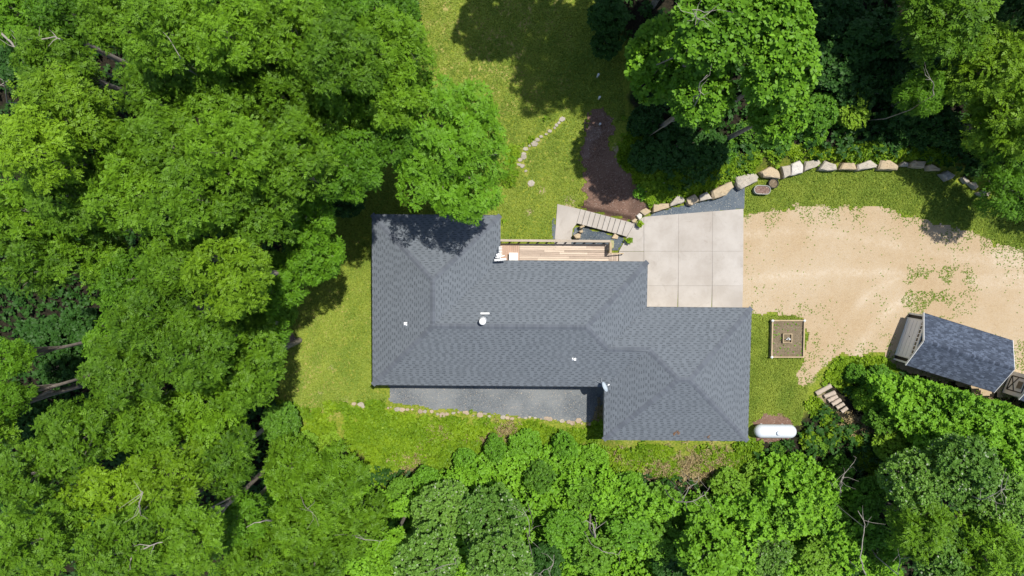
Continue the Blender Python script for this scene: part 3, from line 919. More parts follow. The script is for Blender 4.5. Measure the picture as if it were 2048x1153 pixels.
MB().beam((rx1 + 0.05, yb2 - 0.03, 0.92), (rx1 + 1.0, yb2 - 0.06, 0.42), 0.07, 0.05).build('hand_rail', M['post_wood'], deck)
MB().box((rx1 + 0.98, yb2 - 0.06, 0.2), (0.07, 0.07, 0.42)).build('post', M['post_wood'], deck)
MB().box(((rx0 + xr) / 2, ytop - 0.06, -0.1), (xr - rx0, 0.05, 0.2)).build('joist', M['rail'], deck)
MB().box(((rx0 + xr) / 2, ybot + 0.3, -0.1), (xr - rx0, 0.05, 0.2)).build('joist', M['rail'], deck)
p = at(1027, 514, 0.5)
bx = empty('storage_box', (p.x, p.y, 0.052), HROT)
tag(bx, 'square white storage box standing on the reddish end of the deck', 'storage box')
MB().box((0, 0, 0.2), (0.56, 0.5, 0.4)).build('body', M['pale_grey'], bx, bevel=0.02)
MB().box((0, 0, 0.43), (0.62, 0.56, 0.06)).build('lid', M['white_paint'], bx, bevel=0.015)

# ------------------------------------------------------------------ boulders
def boulder_mesh(poly, z0, z1, seed, mat):
    """poly: world xy outline at the top; rock with a rough shoulder and an uneven top"""
    rs = random.Random(seed)
    pts = []
    n = len(poly)
    for i in range(n):
        a, b = poly[i], poly[(i + 1) % n]
        seg = max(2, min(4, int((Vector(b) - Vector(a)).length / 0.22)))
        for k in range(seg):
            u = k / seg
            pts.append(Vector((a[0] + (b[0] - a[0]) * u, a[1] + (b[1] - a[1]) * u)))
    cx = sum(p.x for p in pts) / len(pts); cy = sum(p.y for p in pts) / len(pts)
    c = Vector((cx, cy))
    m = len(pts)
    sz = sum((p - c).length for p in pts) / m
    j = 0.06 * sz
    vs = []
    tilt = (rs.uniform(-0.12, 0.12), rs.uniform(-0.12, 0.12))
    for sc, zz, jj in ((1.02, 0.0, 1), (1.06, 0.45, 1), (1.02, 0.85, 1.0), (0.90, 0.98, 0.9), (0.55, 1.02, 0.8), (0.22, 1.0, 0.4)):
        for p in pts:
            q = c + (p - c) * sc + Vector((rs.uniform(-j, j), rs.uniform(-j, j))) * jj
            z = z0 + (z1 - z0) * zz + (rs.uniform(-0.05, 0.05) * sz if zz > 0.3 else 0)
            if zz > 0.4: z += tilt[0] * (q.x - cx) + tilt[1] * (q.y - cy)
            vs.append((q.x, q.y, z))
    fs = []
    for r in range(5):
        for k in range(m):
            fs.append((r * m + k, r * m + (k + 1) % m, (r + 1) * m + (k + 1) % m, (r + 1) * m + k))
    fs.append(tuple(range(5 * m, 6 * m)))
    fs.append(tuple(range(m - 1, -1, -1)))
    mb = MB(); mb.v = [(x - cx, y - cy, z - z0) for x, y, z in vs]; mb.f = fs
    return mb, (cx, cy, z0)
Z1o = lambda q: (1080 + q[0] / 4.611, 280 + q[1] / 4.611)
Z3o = lambda q: (1460 + q[0] / 3.483, 280 + q[1] / 3.483)
BD = [
 (Z1o, [(845, 745), (880, 725), (900, 735), (880, 765), (855, 762)], 'tan', 0.3, 'small tan edging stone beside the flower pot at the head of the stairs'),
 (Z1o, [(890, 700), (915, 675), (945, 690), (940, 720), (915, 740)], 'white', 0.35, 'small bright white rock at the driveway corner'),
 (Z1o, [(920, 660), (970, 620), (1030, 660), (965, 700)], 'tan', 0.4, 'flat tan four-sided boulder next to the white rock'),
 (Z1o, [(1043, 590), (1195, 588), (1195, 625), (1120, 650), (1045, 670)], 'tan', 0.5, 'long tan boulder behind the narrow tip of the slate bed'),
 (Z1o, [(1205, 590), (1285, 495), (1340, 555), (1330, 575), (1205, 615)], 'grey', 0.55, 'wedge-shaped grey boulder between two tan ones above the slate bed'),
 (Z1o, [(1350, 540), (1430, 500), (1468, 545), (1465, 570), (1400, 605), (1365, 595)], 'tan', 0.55, 'rounded tan boulder dipping into the middle of the slate bed'),
 (Z1o, [(1475, 510), (1545, 478), (1590, 540), (1475, 568)], 'grey', 0.55, 'small grey boulder left of the largest tan boulder'),
 (Z1o, [(1585, 470), (1770, 380), (1795, 430), (1720, 510), (1600, 545)], 'tan', 0.65, 'largest tan boulder lying along the slate bed'),
 (Z1o, [(1812, 340), (1970, 300), (2020, 340), (2010, 380), (1855, 458), (1815, 400)], 'grey', 0.7, 'big grey boulder at the wide end of the slate bed beside the oval tub'),
 (Z3o, [(213, 225), (285, 185), (345, 215), (357, 268), (240, 258)], 'tan', 0.6, 'tan boulder right behind the round black planter'),
 (Z3o, [(362, 185), (425, 175), (427, 245), (380, 268)], 'grey', 0.6, 'upright grey slab, left half of a touching pair in the wall'),
 (Z3o, [(430, 170), (490, 142), (513, 175), (512, 230), (428, 250)], 'white', 0.6, 'pale grey boulder, right half of a touching pair in the wall'),
 (Z3o, [(530, 150), (625, 135), (632, 165), (600, 190), (518, 220)], 'grey', 0.6, 'slanting grey boulder right of the touching pair'),
 (Z3o, [(625, 205), (665, 145), (740, 170), (750, 210), (680, 213)], 'grey', 0.6, 'triangular grey boulder where the wall straightens along the grass'),
 (Z3o, [(770, 205), (795, 158), (870, 160), (885, 208)], 'tan', 0.6, 'short tan trapezoid boulder in the straight part of the wall'),
 (Z3o, [(890, 175), (980, 140), (1035, 175), (1030, 190), (895, 213)], 'grey', 0.6, 'long pale grey boulder with a pointed right end in the wall'),
 (Z3o, [(1040, 205), (1060, 140), (1120, 138), (1175, 185), (1165, 208)], 'tan', 0.6, 'broad yellowish boulder in the straight part of the wall'),
 (Z3o, [(1178, 180), (1210, 150), (1250, 160), (1245, 185)], 'grey', 0.5, 'small half-overgrown grey boulder right of the broad yellowish one'),
 (Z3o, [(1262, 160), (1285, 142), (1372, 152), (1355, 195), (1270, 188)], 'tan', 0.6, 'brownish block boulder near the shaded end of the wall'),
 (Z3o, [(1375, 180), (1400, 165), (1475, 200), (1470, 213), (1385, 212)], 'tan', 0.5, 'thin tan boulder where the wall enters the shade'),
 (Z3o, [(1472, 240), (1520, 215), (1575, 245), (1555, 270), (1515, 285)], 'grey', 0.5, 'lone pinkish grey boulder in the shade past the end of the wall'),
 (Z3o, [(1620, 265), (1640, 255), (1675, 290), (1650, 305)], 'grey', 0.4, 'small pale rock in the shade under the trees'),
 (Z3o, [(1670, 300), (1710, 290), (1735, 325), (1715, 345)], 'grey', 0.4, 'mid-sized shaded rock between the small pale rock and the last one'),
 (Z3o, [(1730, 370), (1790, 340), (1820, 360), (1800, 400), (1750, 390)], 'grey', 0.45, 'last shaded rock of the wall, half under the right-hand trees'),
]
for i, (cv, pts, kind, hgt, lab) in enumerate(BD):
    poly = [at(*cv(q), hgt) for q in pts]
    mb, loc = boulder_mesh([(v.x, v.y) for v in poly], -0.25, hgt, 40 + i, None)
    o = mb.build('boulder', M['stone_' + kind], None, loc=loc)
    tag(o, lab, 'boulder', 'boulders of the dry retaining wall')
BD2 = [
 ([(310, 880), (350, 862), (378, 870), (372, 910), (330, 912)], 'tan', -0.55, 'largest cream rock on the slate bed by the deck rail'),
 ([(360, 845), (395, 825), (398, 855), (375, 862)], 'tan', -0.6, 'small round cream rock, middle of three on the slate bed'),
 ([(365, 800), (405, 785), (415, 800), (375, 820)], 'tan', -0.6, 'thin cream rock touching the lowest step'),
 ([(660, 910), (690, 865), (725, 890), (715, 915)], 'tan', -0.05, 'pointed cream rock below the top steps'),
 ([(650, 925), (685, 930), (680, 1000), (655, 1005)], 'moss', 0.1, 'narrow mossy rock beside the deck corner post'),
]
for i, (pts, kind, top, lab) in enumerate(BD2):
    poly = [at(*Z1o(q), top) for q in pts]
    c = poly[0]
    mb, loc = boulder_mesh([(v.x, v.y) for v in poly], zg(c.x, c.y) - 0.1, top, 90 + i, None)
    tag(mb.build('rock', M['stone_' + kind], None, loc=loc), lab, 'rock', 'rocks on the slate bed below the stairs')

# small edging stones
def stone(px, py, w, h, seed, mat, name, lab, grp, hz=0.08):
    g = gp(px, py)
    rs = random.Random(seed)
    a0 = rs.uniform(0, 6)
    n = rs.choice((5, 6, 7))
    poly = []
    for k in range(n):
        a = a0 + 2 * math.pi * k / n
        r = rs.uniform(0.8, 1.15)
        poly.append((g.x + math.cos(a) * w * 0.5 * r, g.y + math.sin(a) * h * 0.5 * r))
    mb, loc = boulder_mesh(poly, g.z - 0.06, g.z + hz, seed, None)
    tag(mb.build(name, mat, None, loc=loc), lab, 'stone', grp)
ORD = ['first', 'second', 'third', 'fourth', 'fifth', 'sixth', 'seventh', 'eighth', 'ninth', 'tenth', 'eleventh', 'twelfth', 'thirteenth', 'fourteenth', 'fifteenth', 'sixteenth', 'seventeenth', 'eighteenth', 'nineteenth', 'twentieth']
def nth(i): return ORD[i] if i < 20 else ('twenty-' if i < 29 else 'thirty-' if i < 39 else 'forty-') + ORD[(i + 1) % 10 - 1] if (i + 1) % 10 else {30: 'thirtieth', 40: 'fortieth'}[i + 1]
rs = random.Random(77)
curve = [(1125, 240), (1118, 246), (1112, 251), (1107, 258), (1098, 264), (1091, 269), (1084, 275), (1074, 282), (1067, 287), (1059, 294), (1053, 299), (1049, 306), (1045, 313), (1042, 320), (1039, 328), (1047, 333), (1049, 341)]
for i, (px, py) in enumerate(curve):
    s = rs.uniform(0.22, 0.52)
    stone(px + rs.uniform(-2.5, 2.5), py + rs.uniform(-2, 2), s, s * rs.uniform(0.5, 0.9), 300 + i, M['stone_grey'] if i in (0, 1, 2, 11) else M['stone_edge'], 'edging_stone',
          ('white' if i in (0, 1, 2, 11) else 'grey') + ' edging stone, ' + nth(i) + ' from the upper right end of the curved lawn row', 'edging stones curving across the north lawn')
o = stone(1062, 367, 0.55, 0.5, 333, M['stone_grey'], 'lawn_stone', 'round pale stone sunk alone in the north lawn', None, 0.08)
n = 0
for i in range(44):
    u = i / 43
    px = 708 + u * 470; py = 808 + 12 * min(1, u * 3) + 24 * u * u + rs.uniform(-3.5, 3.5); px += rs.uniform(-4, 4)
    if 0.05 < u < 0.13: continue
    s = rs.uniform(0.15, 0.5)
    tan = rs.random() < 0.6
    stone(px, py + 3, s, s * rs.uniform(0.5, 0.9), 400 + i, M['stone_edge_tan'] if tan else M['stone_edge'], 'border_stone',
          ('tan' if tan else 'grey') + ' border stone, ' + nth(n) + ' from the left along the slate strip', 'border stones along the slate strip')
    n += 1

# ------------------------------------------------------------------ tubs, pots, posts, planter, tank, logs
def tub(px, py, lx, ly, h, rot, lab, mat, rim, fill, name):
    g = gp(px, py)
    o = empty(name, g, rot)
    tag(o, lab, 'planter')
    def ring(sx, sy, n=28):
        out = []
        rr = min(sx, sy) / 2
        for k in range(n):
            a = 2 * math.pi * k / n
            x, y = math.cos(a) * rr, math.sin(a) * rr
            x += math.copysign((sx / 2 - rr), x) if sx > sy else 0
            out.append((x, y))
        return out
    a, b = ring(lx, ly), ring(lx - 0.09, ly - 0.09)
    n = len(a)
    vs = [(x, y, -0.05) for x, y in a] + [(x, y, h) for x, y in a] + [(x, y, h) for x, y in b] + [(x, y, h - 0.12) for x, y in b]
    fs = []
    for r in range(3):
        for k in range(n):
            fs.append((r * n + k, r * n + (k + 1) % n, (r + 1) * n + (k + 1) % n, (r + 1) * n + k))
    MB().add(vs, fs).build('side', mat, o)
    MB().add([(x, y, h - 0.06) for x, y in ring(lx - 0.085, ly - 0.085)], [tuple(range(n))]).build('soil', fill, o)
    rm = MB()
    mid = ring(lx - 0.02, ly - 0.02)
    rm.tube([(x, y, h) for x, y in mid] + [(*mid[0], h)], 0.022, 6, False)
    rm.build('rim', rim, o)
    return o
tub(1520.5, 381, 1.15, 0.62, 0.42, R(-3), 'oval metal stock tub filled with pale soil below the wall', M['tub_grey'], M['tub_grey'], M['pale_mulch'], 'oval_tub')
tub(1543.5, 368, 0.68, 0.66, 0.35, 0, 'round black planter with weeds beside the oval tub', M['rubber'], M['rubber'], M['soil'], 'round_planter')

def flower_pot(px, py, lab, seed):
    g = at(px, py, 0.2); g.z = 0.062
    o = empty('flower_pot', g)
    tag(o, lab, 'flower pot', 'flower pots at the top of the stairs')
    MB().lathe([(0.13, 0), (0.2, 0.27), (0.215, 0.27), (0.215, 0.31), (0.17, 0.31), (0.16, 0.26)], 18).build('pot', M['terracotta'], o, True)
    return o
pots = [(flower_pot(1277.5, 449, 'potted yellow-green plant nearer the mulch bed', 1)), (flower_pot(1257.5, 481.5, 'potted yellow-green plant nearer the deck', 2))]

for i, (px, py, h, lab) in enumerate(((1194, 106, 0.75, 'topmost of the white pipes standing in the shaded lawn'), (1194, 155, 0.8, 'second white pipe from the top in the shaded lawn'),
                                (1197, 199, 0.7, 'third white pipe, just above the mulch bed'), (1199, 250, 0.35, 'short white pipe standing in the mulch bed'))):
    g = gp(px, py)
    o = empty('marker_pipe', g)
    tag(o, lab, 'pipe', 'white pipes in a line across the north lawn')
    MB().lathe([(0.065, -0.1), (0.065, h)], 12).build('pipe', M['white_paint'], o, True)
    MB().lathe([(0.08, h), (0.08, h + 0.06), (0.06, h + 0.075)], 12).build('cap', M['white_paint'], o, True)

g = gp(1577, 680)
pl = empty('raised_bed', g)
tag(pl, 'square raised garden bed framed in pale timber with bare soil', 'garden bed')
a = at(1546, 642, 0.5) - g; b = at(1608, 715, 0.5) - g
xa, ya, xb, yb = a.x, a.y, b.x, b.y
for zc in (0.12, 0.32):
    MB().box(((xa + xb) / 2, ya, zc), (xb - xa - 0.12, 0.05, 0.19)).build('side_board', M['post_wood'], pl)
    MB().box(((xa + xb) / 2, yb, zc), (xb - xa - 0.12, 0.05, 0.19)).build('side_board', M['post_wood'], pl)
    MB().box((xa, (ya + yb) / 2, zc), (0.05, ya - yb - 0.12, 0.19)).build('side_board', M['rail'], pl)
    MB().box((xb, (ya + yb) / 2, zc), (0.05, ya - yb - 0.12, 0.19)).build('side_board', M['rail'], pl)
for (x, y) in ((xa, ya), (xa, yb), (xb, ya), (xb, yb)):
    q = MB().box((x, y, 0.2), (0.11, 0.11, 0.5)).build('post', M['post_wood'], pl)
    if (x, y) != (xb, yb):
        MB().lathe([(0.11, 0.452), (0.11, 0.48), (0.02, 0.54)], 4, (x, y, 0)).build('cap', M['white_paint'], q)
k = 0.09
for (p0, p1) in (((xa, ya), (xb, ya)), ((xa, yb), (xb, yb)), ((xa, ya), (xa, yb)), ((xb, ya), (xb, yb))):
    v0, v1 = Vector((*p0, 0.435)), Vector((*p1, 0.435))
    d = (v1 - v0).normalized() * 0.06
    MB().beam(v0 + d, v1 - d, 0.085, 0.03).build('top_rail', M['post_wood'], pl)
nx_, ny_ = 24, 26
sv = []; sf = []
rs = np.random.RandomState(4)
for j in range(ny_):
    for i in range(nx_):
        x = xa + 0.03 + (xb - xa - 0.06) * i / (nx_ - 1); y = yb + 0.03 + (ya - yb - 0.06) * j / (ny_ - 1)
        sv.append((x, y, 0.28 + rs.uniform(-0.025, 0.025)))
for j in range(ny_ - 1):
    for i in range(nx_ - 1):
        sf.append((j * nx_ + i, j * nx_ + i + 1, (j + 1) * nx_ + i + 1, (j + 1) * nx_ + i))
MB().add(sv, sf).build('soil', M['soil'], pl)
SEED_BED = (pl, xa, xb, ya, yb)
ca = at(1567, 668.5, 0.5) - g; cb = at(1583.5, 686, 0.5) - g
ib = empty('inner_box', g + Vector((0, 0, 0.28)))
tag(ib, 'small square timber box in the middle of the raised bed', 'planter box')
cx, cy = (ca.x + cb.x) / 2, (ca.y + cb.y) / 2
hw, hh = (cb.x - ca.x) / 2, (ca.y - cb.y) / 2
for s in (-1, 1):
    MB().box((cx, cy + s * hh, 0.1), (2 * hw + 0.05, 0.05, 0.26)).build('side_board', M['post_wood'], ib)
    MB().box((cx + s * hw, cy, 0.098), (0.05, 2 * hh - 0.054, 0.26)).build('side_board', M['post_wood'], ib)
MB().box((cx, cy, 0.03), (2 * hw - 0.06, 2 * hh - 0.06, 0.05)).build('soil', M['soil'], ib)
gn = empty('garden_figure', g + Vector((cx + 0.08, cy - 0.04, 0.34)))
tag(gn, 'little white garden figure inside the small timber box', 'ornament')
MB().lathe([(0.09, 0), (0.1, 0.08), (0.06, 0.2), (0.045, 0.22), (0.07, 0.27), (0.06, 0.34), (0.01, 0.38)], 14).build('body', M['white_paint'], gn, True)
MB().tube([(-0.04, 0, 0.15), (-0.2, -0.03, 0.2)], 0.03, 6).build('spout', M['white_paint'], gn)

g = at(1550.5, 863, 0.8); g.z = zg(g.x, g.y)
tk = empty('propane_tank', g, R(-0.5))
tag(tk, 'long white rounded propane tank beside the garage corner', 'propane tank')
rr = 0.475; hl = 1.0
pts = []; rad = []
for k in range(9):
    a = math.pi / 2 * (1 - k / 8)
    pts.append((-hl - 0.48 * math.sin(a), 0, 0.78)); rad.append(max(0.02, rr * math.cos(a)))
for k in range(9):
    a = math.pi / 2 * k / 8
    pts.append((hl + 0.48 * math.sin(a), 0, 0.78)); rad.append(max(0.02, rr * math.cos(a)))
MB().tube(pts, rad, 28).build('shell', M['tank'], tk, True)
MB().lathe([(0.16, 1.21), (0.165, 1.33), (0.14, 1.38), (0.04, 1.40)], 18, (0.05, 0, 0)).build('dome_lid', M['tank'], tk, True)
for s in (-0.75, 0.75):
    MB().box((s, 0, 0.18), (0.12, 0.7, 0.4)).build('leg', M['pale_grey'], tk)

LG = [((578, 720), (690, 655), 0.17, 'weathered log lying crosswise at the top of the log steps'), ((640, 742), (722, 708), 0.16, 'second log down, reddish, just below the crosswise log'),
      ((668, 775), (738, 738), 0.15, 'third and palest log of the log steps'), ((700, 802), (764, 764), 0.15, 'fourth log down in the log steps'),
      ((735, 828), (790, 795), 0.14, 'fifth log down in the log steps'), ((772, 858), (815, 826), 0.14, 'lowest and shortest log of the log steps')]
for i, (a, b, r, lab) in enumerate(LG):
    cvt = lambda q: (1480 + q[0] / 3.843, 600 + q[1] / 3.843)
    pa, pb = gp(*cvt(a)), gp(*cvt(b))
    zz = max(pa.z, pb.z) + r * 0.85
    pa.z = zz; pb.z = zz + 0.02
    mid = (pa + pb) / 2
    n = 7
    rs = random.Random(60 + i)
    pts = [pa + (pb - pa) * k / (n - 1) + Vector((0, 0, rs.uniform(-0.01, 0.01))) for k in range(n)]
    o = MB().tube([p - mid for p in pts], [r * rs.uniform(0.93, 1.07) for _ in range(n)], 14).build('log', M['log'], None, loc=mid)
    tag(o, lab, 'log', 'log steps on the weedy bank')

# ------------------------------------------------------------------ sheds
def shed_frame(c, ang):
    o = empty('garden_shed', c, ang)
    return o
ze = 2.0
cs = [at(1849.4, 626.5, ze), at(2026.7, 682, ze), at(1987.7, 785, ze), at(1811.6, 730.5, ze)]
cen = sum(cs, Vector()) / 4
ax = ((cs[1] - cs[0]) + (cs[2] - cs[3])).normalized()
ang = math.atan2(ax.y, ax.x)
lx = ((cs[1] - cs[0]).length + (cs[2] - cs[3]).length) / 2
wy_ = ((cs[0] - cs[3]).length + (cs[1] - cs[2]).length) / 2
shed = empty('garden_shed', (cen.x, cen.y, 0.0), ang)
tag(shed, 'black and white garden shed with a blue-grey gable roof at the drive end', 'shed')
def build_shed(root, lx, wy, ze, sl, ovx, ovy, wallmat, seed, front):
    rng = random.Random(seed)
    rise = wy / 2 * sl
    A = Vector((-lx / 2, wy / 2, ze)); B = Vector((lx / 2, wy / 2, ze)); Cc = Vector((lx / 2, -wy / 2, ze)); D = Vector((-lx / 2, -wy / 2, ze))
    Ra = Vector((-lx / 2, 0, ze + rise)); Rb = Vector((lx / 2, 0, ze + rise))
    d = Vector((0, 0, -0.012))
    dk = MB().add([v + d for v in (A, B, Rb, Ra, Cc, D)], [(0, 1, 2, 3), (4, 5, 3, 2)])
    rf = dk.build('roof', M['fascia'], root)
    V_, Q_, T_ = [], [], []
    shingle_face([B, A, Ra, Rb], 0.14, (0.15, 0.34), 0.01, rng, V_, Q_, T_, 0.5, (0.1, 1.0), (0.0, 0.5))
    shingle_face([D, Cc, Rb, Ra], 0.14, (0.15, 0.34), 0.01, rng, V_, Q_, T_, 0.5, (0.1, 1.0), (0.0, 0.5))
    s = link('shingles', poly_mesh('shed_shingles', V_, Q_, T_, M['shed_shingle']), None, rf); s['kind'] = 'stuff'
    V_, F_2, T_ = [], [], []
    caps([(Ra, Rb)], [sl], rng, V_, F_2, T_, 0.13, 0.15)
    s = link('ridge_caps', poly_mesh('shed_caps', V_, F_2, T_, M['shed_shingle']), None, rf); s['kind'] = 'stuff'
    tr = MB()
    for a, b in ((A, Ra), (D, Ra), (B, Rb), (Cc, Rb)):
        z = Vector((math.copysign(0.015, a.x), 0, -0.085))
        tr.beam(a + z, b + z, 0.03, 0.15)
    tr.build('rake_trim', M['white_paint'], root)
    tr = MB()
    for a, b in ((A, B), (D, Cc)):
        z = Vector((0, 0, -0.075)); k = Vector((0.04, 0, 0))
        tr.beam(a + z + k, b + z - k, 0.03, 0.12)
    tr.build('fascia', M['black_siding'], root)
    bx, by = lx / 2 - ovx, wy / 2 - ovy
    zt_ = ze - 0.02 + ovy * sl
    zp = ze + rise - 0.06
    w = MB()
    prof = [(-by, -0.15), (by, -0.15), (by, zt_), (0, zp), (-by, zt_)]
    vs = [(-bx, y, z) for y, z in prof] + [(bx, y, z) for y, z in prof]
    n = 5
    fs = [tuple(range(n)), tuple(range(2 * n - 1, n - 1, -1))] + [(i, i + n, (i + 1) % n + n, (i + 1) % n) for i in range(n)]
    w.add(vs, fs).build('wall', wallmat, root)
    return bx, by, zt_, zp
bx, by, zt_, zp = build_shed(shed, lx, wy_, ze, 0.55, 0.22, 0.12, M['black_siding'], 12, True)
for s in (-1, 1):
    MB().box((-bx - 0.015, s * (by - 0.05), 0.93), (0.04, 0.12, 2.14)).build('corner_trim', M['white_paint'], shed)
dwid = 2 * by - 0.12 * 2 - 0.62
dr = MB().box((-bx - 0.02, 0, 1.06), (0.06, dwid, 2.14)).build('garage_door', M['pale_grey'], shed)
for k in range(1, 5):
    MB().box((-bx - 0.052, 0, k * 0.43), (0.012, dwid - 0.1, 0.018)).build('panel_groove', M['siding'], dr)
for s in (-1, 1):
    MB().box((-bx - 0.03, s * (dwid / 2 + 0.045), 1.08), (0.07, 0.09, 2.2)).build('door_trim', M['white_paint'], shed)
MB().box((-bx - 0.03, 0, 2.19), (0.07, dwid - 0.0, 0.1)).build('door_trim', M['white_paint'], shed)
nw = 9
for k in range(nw):
    y = -dwid / 2 + dwid * (k + 0.5) / nw
    MB().box((-bx - 0.048, y, 1.92), (0.02, dwid / nw - 0.06, 0.20)).build('door_window', M['glass'], dr)
MB().box((-bx - 0.058, 0.1, 1.0), (0.03, 0.07, 0.07)).build('door_handle', M['rubber'], dr)

zc2 = 1.9
c2 = [at(2026, 743, 0.25), at(2007.5, 786, 0.25)]
wmid = (c2[0] + c2[1]) / 2
wdir = (c2[0] - c2[1]).normalized()
ang2 = math.atan2(wdir.y, wdir.x) - math.pi / 2
wid2 = (c2[0] - c2[1]).length
l2 = 2.2
ctr2 = wmid + Vector((math.cos(ang2), math.sin(ang2), 0)) * (l2 / 2)
coop = empty('playhouse_shed', (ctr2.x, ctr2.y, 0.0), ang2)
tag(coop, 'small white shed with black cross-braced trim at the right edge of the photo', 'shed')
bx2, by2, zt2, zp2 = build_shed(coop, l2 + 0.2, wid2 + 0.3, 1.95, 0.5, 0.10, 0.15, M['pale_grey'], 33, False)
xf = -bx2 - 0.012
tm = MB()
def strip(y0_, z0_, y1_, z1_, w=0.07):
    a, b = Vector((xf, y0_, z0_)), Vector((xf, y1_, z1_))
    d = b - a
    M3 = Matrix((Vector((1, 0, 0)), d.normalized(), Vector((1, 0, 0)).cross(d.normalized()))).transposed()
    return MB().box((a + b) / 2, (0.03, d.length, w), M=M3)
hw2 = by2 * 0.62
for a in ((-hw2, 0.35, hw2, 0.35), (-hw2, 1.75, hw2, 1.75)):
    strip(*a).build('trim', M['black_siding'], coop)
for s in (-1, 1):
    strip(s * hw2, 0.39, s * hw2, 1.71).build('trim', M['black_siding'], coop)
strip(-hw2 + 0.04, 0.41, hw2 - 0.04, 1.0, 0.055).build('brace', M['black_siding'], coop)
o = strip(hw2 - 0.04, 0.41, -hw2 + 0.04, 1.0, 0.055); o.v = [(x - 0.004, y, z) for x, y, z in o.v]; o.build('brace', M['black_siding'], coop)
wf = MB().box((xf, 0, 1.38), (0.04, 0.62, 0.56)).build('window', M['white_paint'], coop)
MB().box((xf - 0.012, 0, 1.38), (0.04, 0.5, 0.44)).build('pane', M['glass'], wf)
MB().box((0, 0, -0.06), (2 * bx2 + 0.04, 2 * by2 + 0.04, 0.3)).build('base', M['black_siding'], coop)

# ------------------------------------------------------------------ foliage
def tpl_pinnate():
    V, Q = [], []
    def leaflet(bx, by, dx, dy, L, W):
        n = len(V)
        l = math.hypot(dx, dy); dx /= l; dy /= l
        px, py = -dy, dx
        for u, w in ((0, 0), (0.5, 0.5), (1, 0), (0.5, -0.5)):
            V.append((bx + dx * L * u + px * W * w, by + dy * L * u + py * W * w))
        Q.append((n, n + 1, n + 2, n + 3))
    for u, L in ((0.24, 0.24), (0.46, 0.27), (0.68, 0.25)):
        for s in (-1, 1):
            leaflet(u, 0, 0.75, s * 0.66, L, 0.15)
    leaflet(0.78, 0, 1, 0, 0.28, 0.16)
    return np.array(V), np.array(Q)
def tpl_simple(w=0.5):
    V = [(0, 0), (0.45, w * 0.42), (1, 0.0), (0.45, -w * 0.42), (0.75, w * 0.45), (0.75, -w * 0.45)]
    V = [(0, 0), (0.42, -w * 0.40), (0.42, w * 0.40), (0.80, -w * 0.46), (0.80, w * 0.46), (1.0, 0.0)]
    return np.array([(0, 0), (0.45, -w * 0.42), (0.5, 0), (0.45, w * 0.42), (0.85, -w * 0.38), (1.02, 0), (0.85, w * 0.38)]), np.array([(0, 1, 2, 3), (1, 4, 5, 2), (2, 5, 6, 3)])
def tpl_diamond(w=0.5):
    return np.array([(0, 0), (0.55, -w / 2), (1, 0), (0.55, w / 2)]), np.array([(0, 1, 2, 3)])

def rosettes(P, A, nl, size, tpl, rng, lo=50, hi=95, droop=0.3, fold=0.12, rt=None):
    TV, TQ = tpl
    N = len(P)
    A = A / np.linalg.norm(A, axis=1, keepdims=True)
    ref = np.where(np.abs(A[:, 2:3]) > 0.9, np.array([[1.0, 0, 0]]), np.array([[0, 0, 1.0]]))
    T = np.cross(A, ref); T /= np.linalg.norm(T, axis=1, keepdims=True)
    B = np.cross(A, T)
    az = (np.arange(nl)[None, :] * 2 * np.pi / nl + rng.uniform(0, 6.28, (N, 1)) + rng.uniform(-0.5, 0.5, (N, nl)))
    th = np.radians(rng.uniform(lo, hi, (N, nl)))
    s = size * rng.uniform(0.7, 1.2, (N, nl))
    d = np.cos(th)[..., None] * A[:, None, :] + np.sin(th)[..., None] * (np.cos(az)[..., None] * T[:, None, :] + np.sin(az)[..., None] * B[:, None, :])
    n = A[:, None, :] - (A[:, None, :] * d).sum(2, keepdims=True) * d
    n /= np.linalg.norm(n, axis=2, keepdims=True) + 1e-9
    # twist about the leaf axis
    side = np.cross(d, n)
    tw = rng.uniform(-0.6, 0.6, (N, nl))[..., None]
    side, n = side * np.cos(tw) + n * np.sin(tw), n * np.cos(tw) - side * np.sin(tw)
    u, v = TV[:, 0], TV[:, 1]
    w = -droop * u ** 2 + fold * np.abs(v)
    X = P[:, None, None, :] + s[..., None, None] * (u[None, None, :, None] * d[:, :, None, :] + v[None, None, :, None] * side[:, :, None, :] + w[None, None, :, None] * n[:, :, None, :])
    k = len(TV)
    V = X.reshape(-1, 3)
    base = (np.arange(N * nl) * k)[:, None, None]
    Q = (TQ[None, :, :] + base).reshape(-1, 4)
    if rt is None: rt = rng.uniform(0, 1, N)
    young = (hi - np.degrees(th)) / max(1.0, hi - lo)
    tint = np.clip(0.40 * rt[:, None] + 0.30 * rng.uniform(0, 1, (N, nl)) + 0.30 * young, 0, 1)
    # a few leaves stand out pale
    tint = np.where(rng.uniform(0, 1, (N, nl)) < 0.03, 1.0, np.minimum(tint, 0.9))
    tint = np.repeat(tint.reshape(-1), len(TQ))
    return V, Q, tint

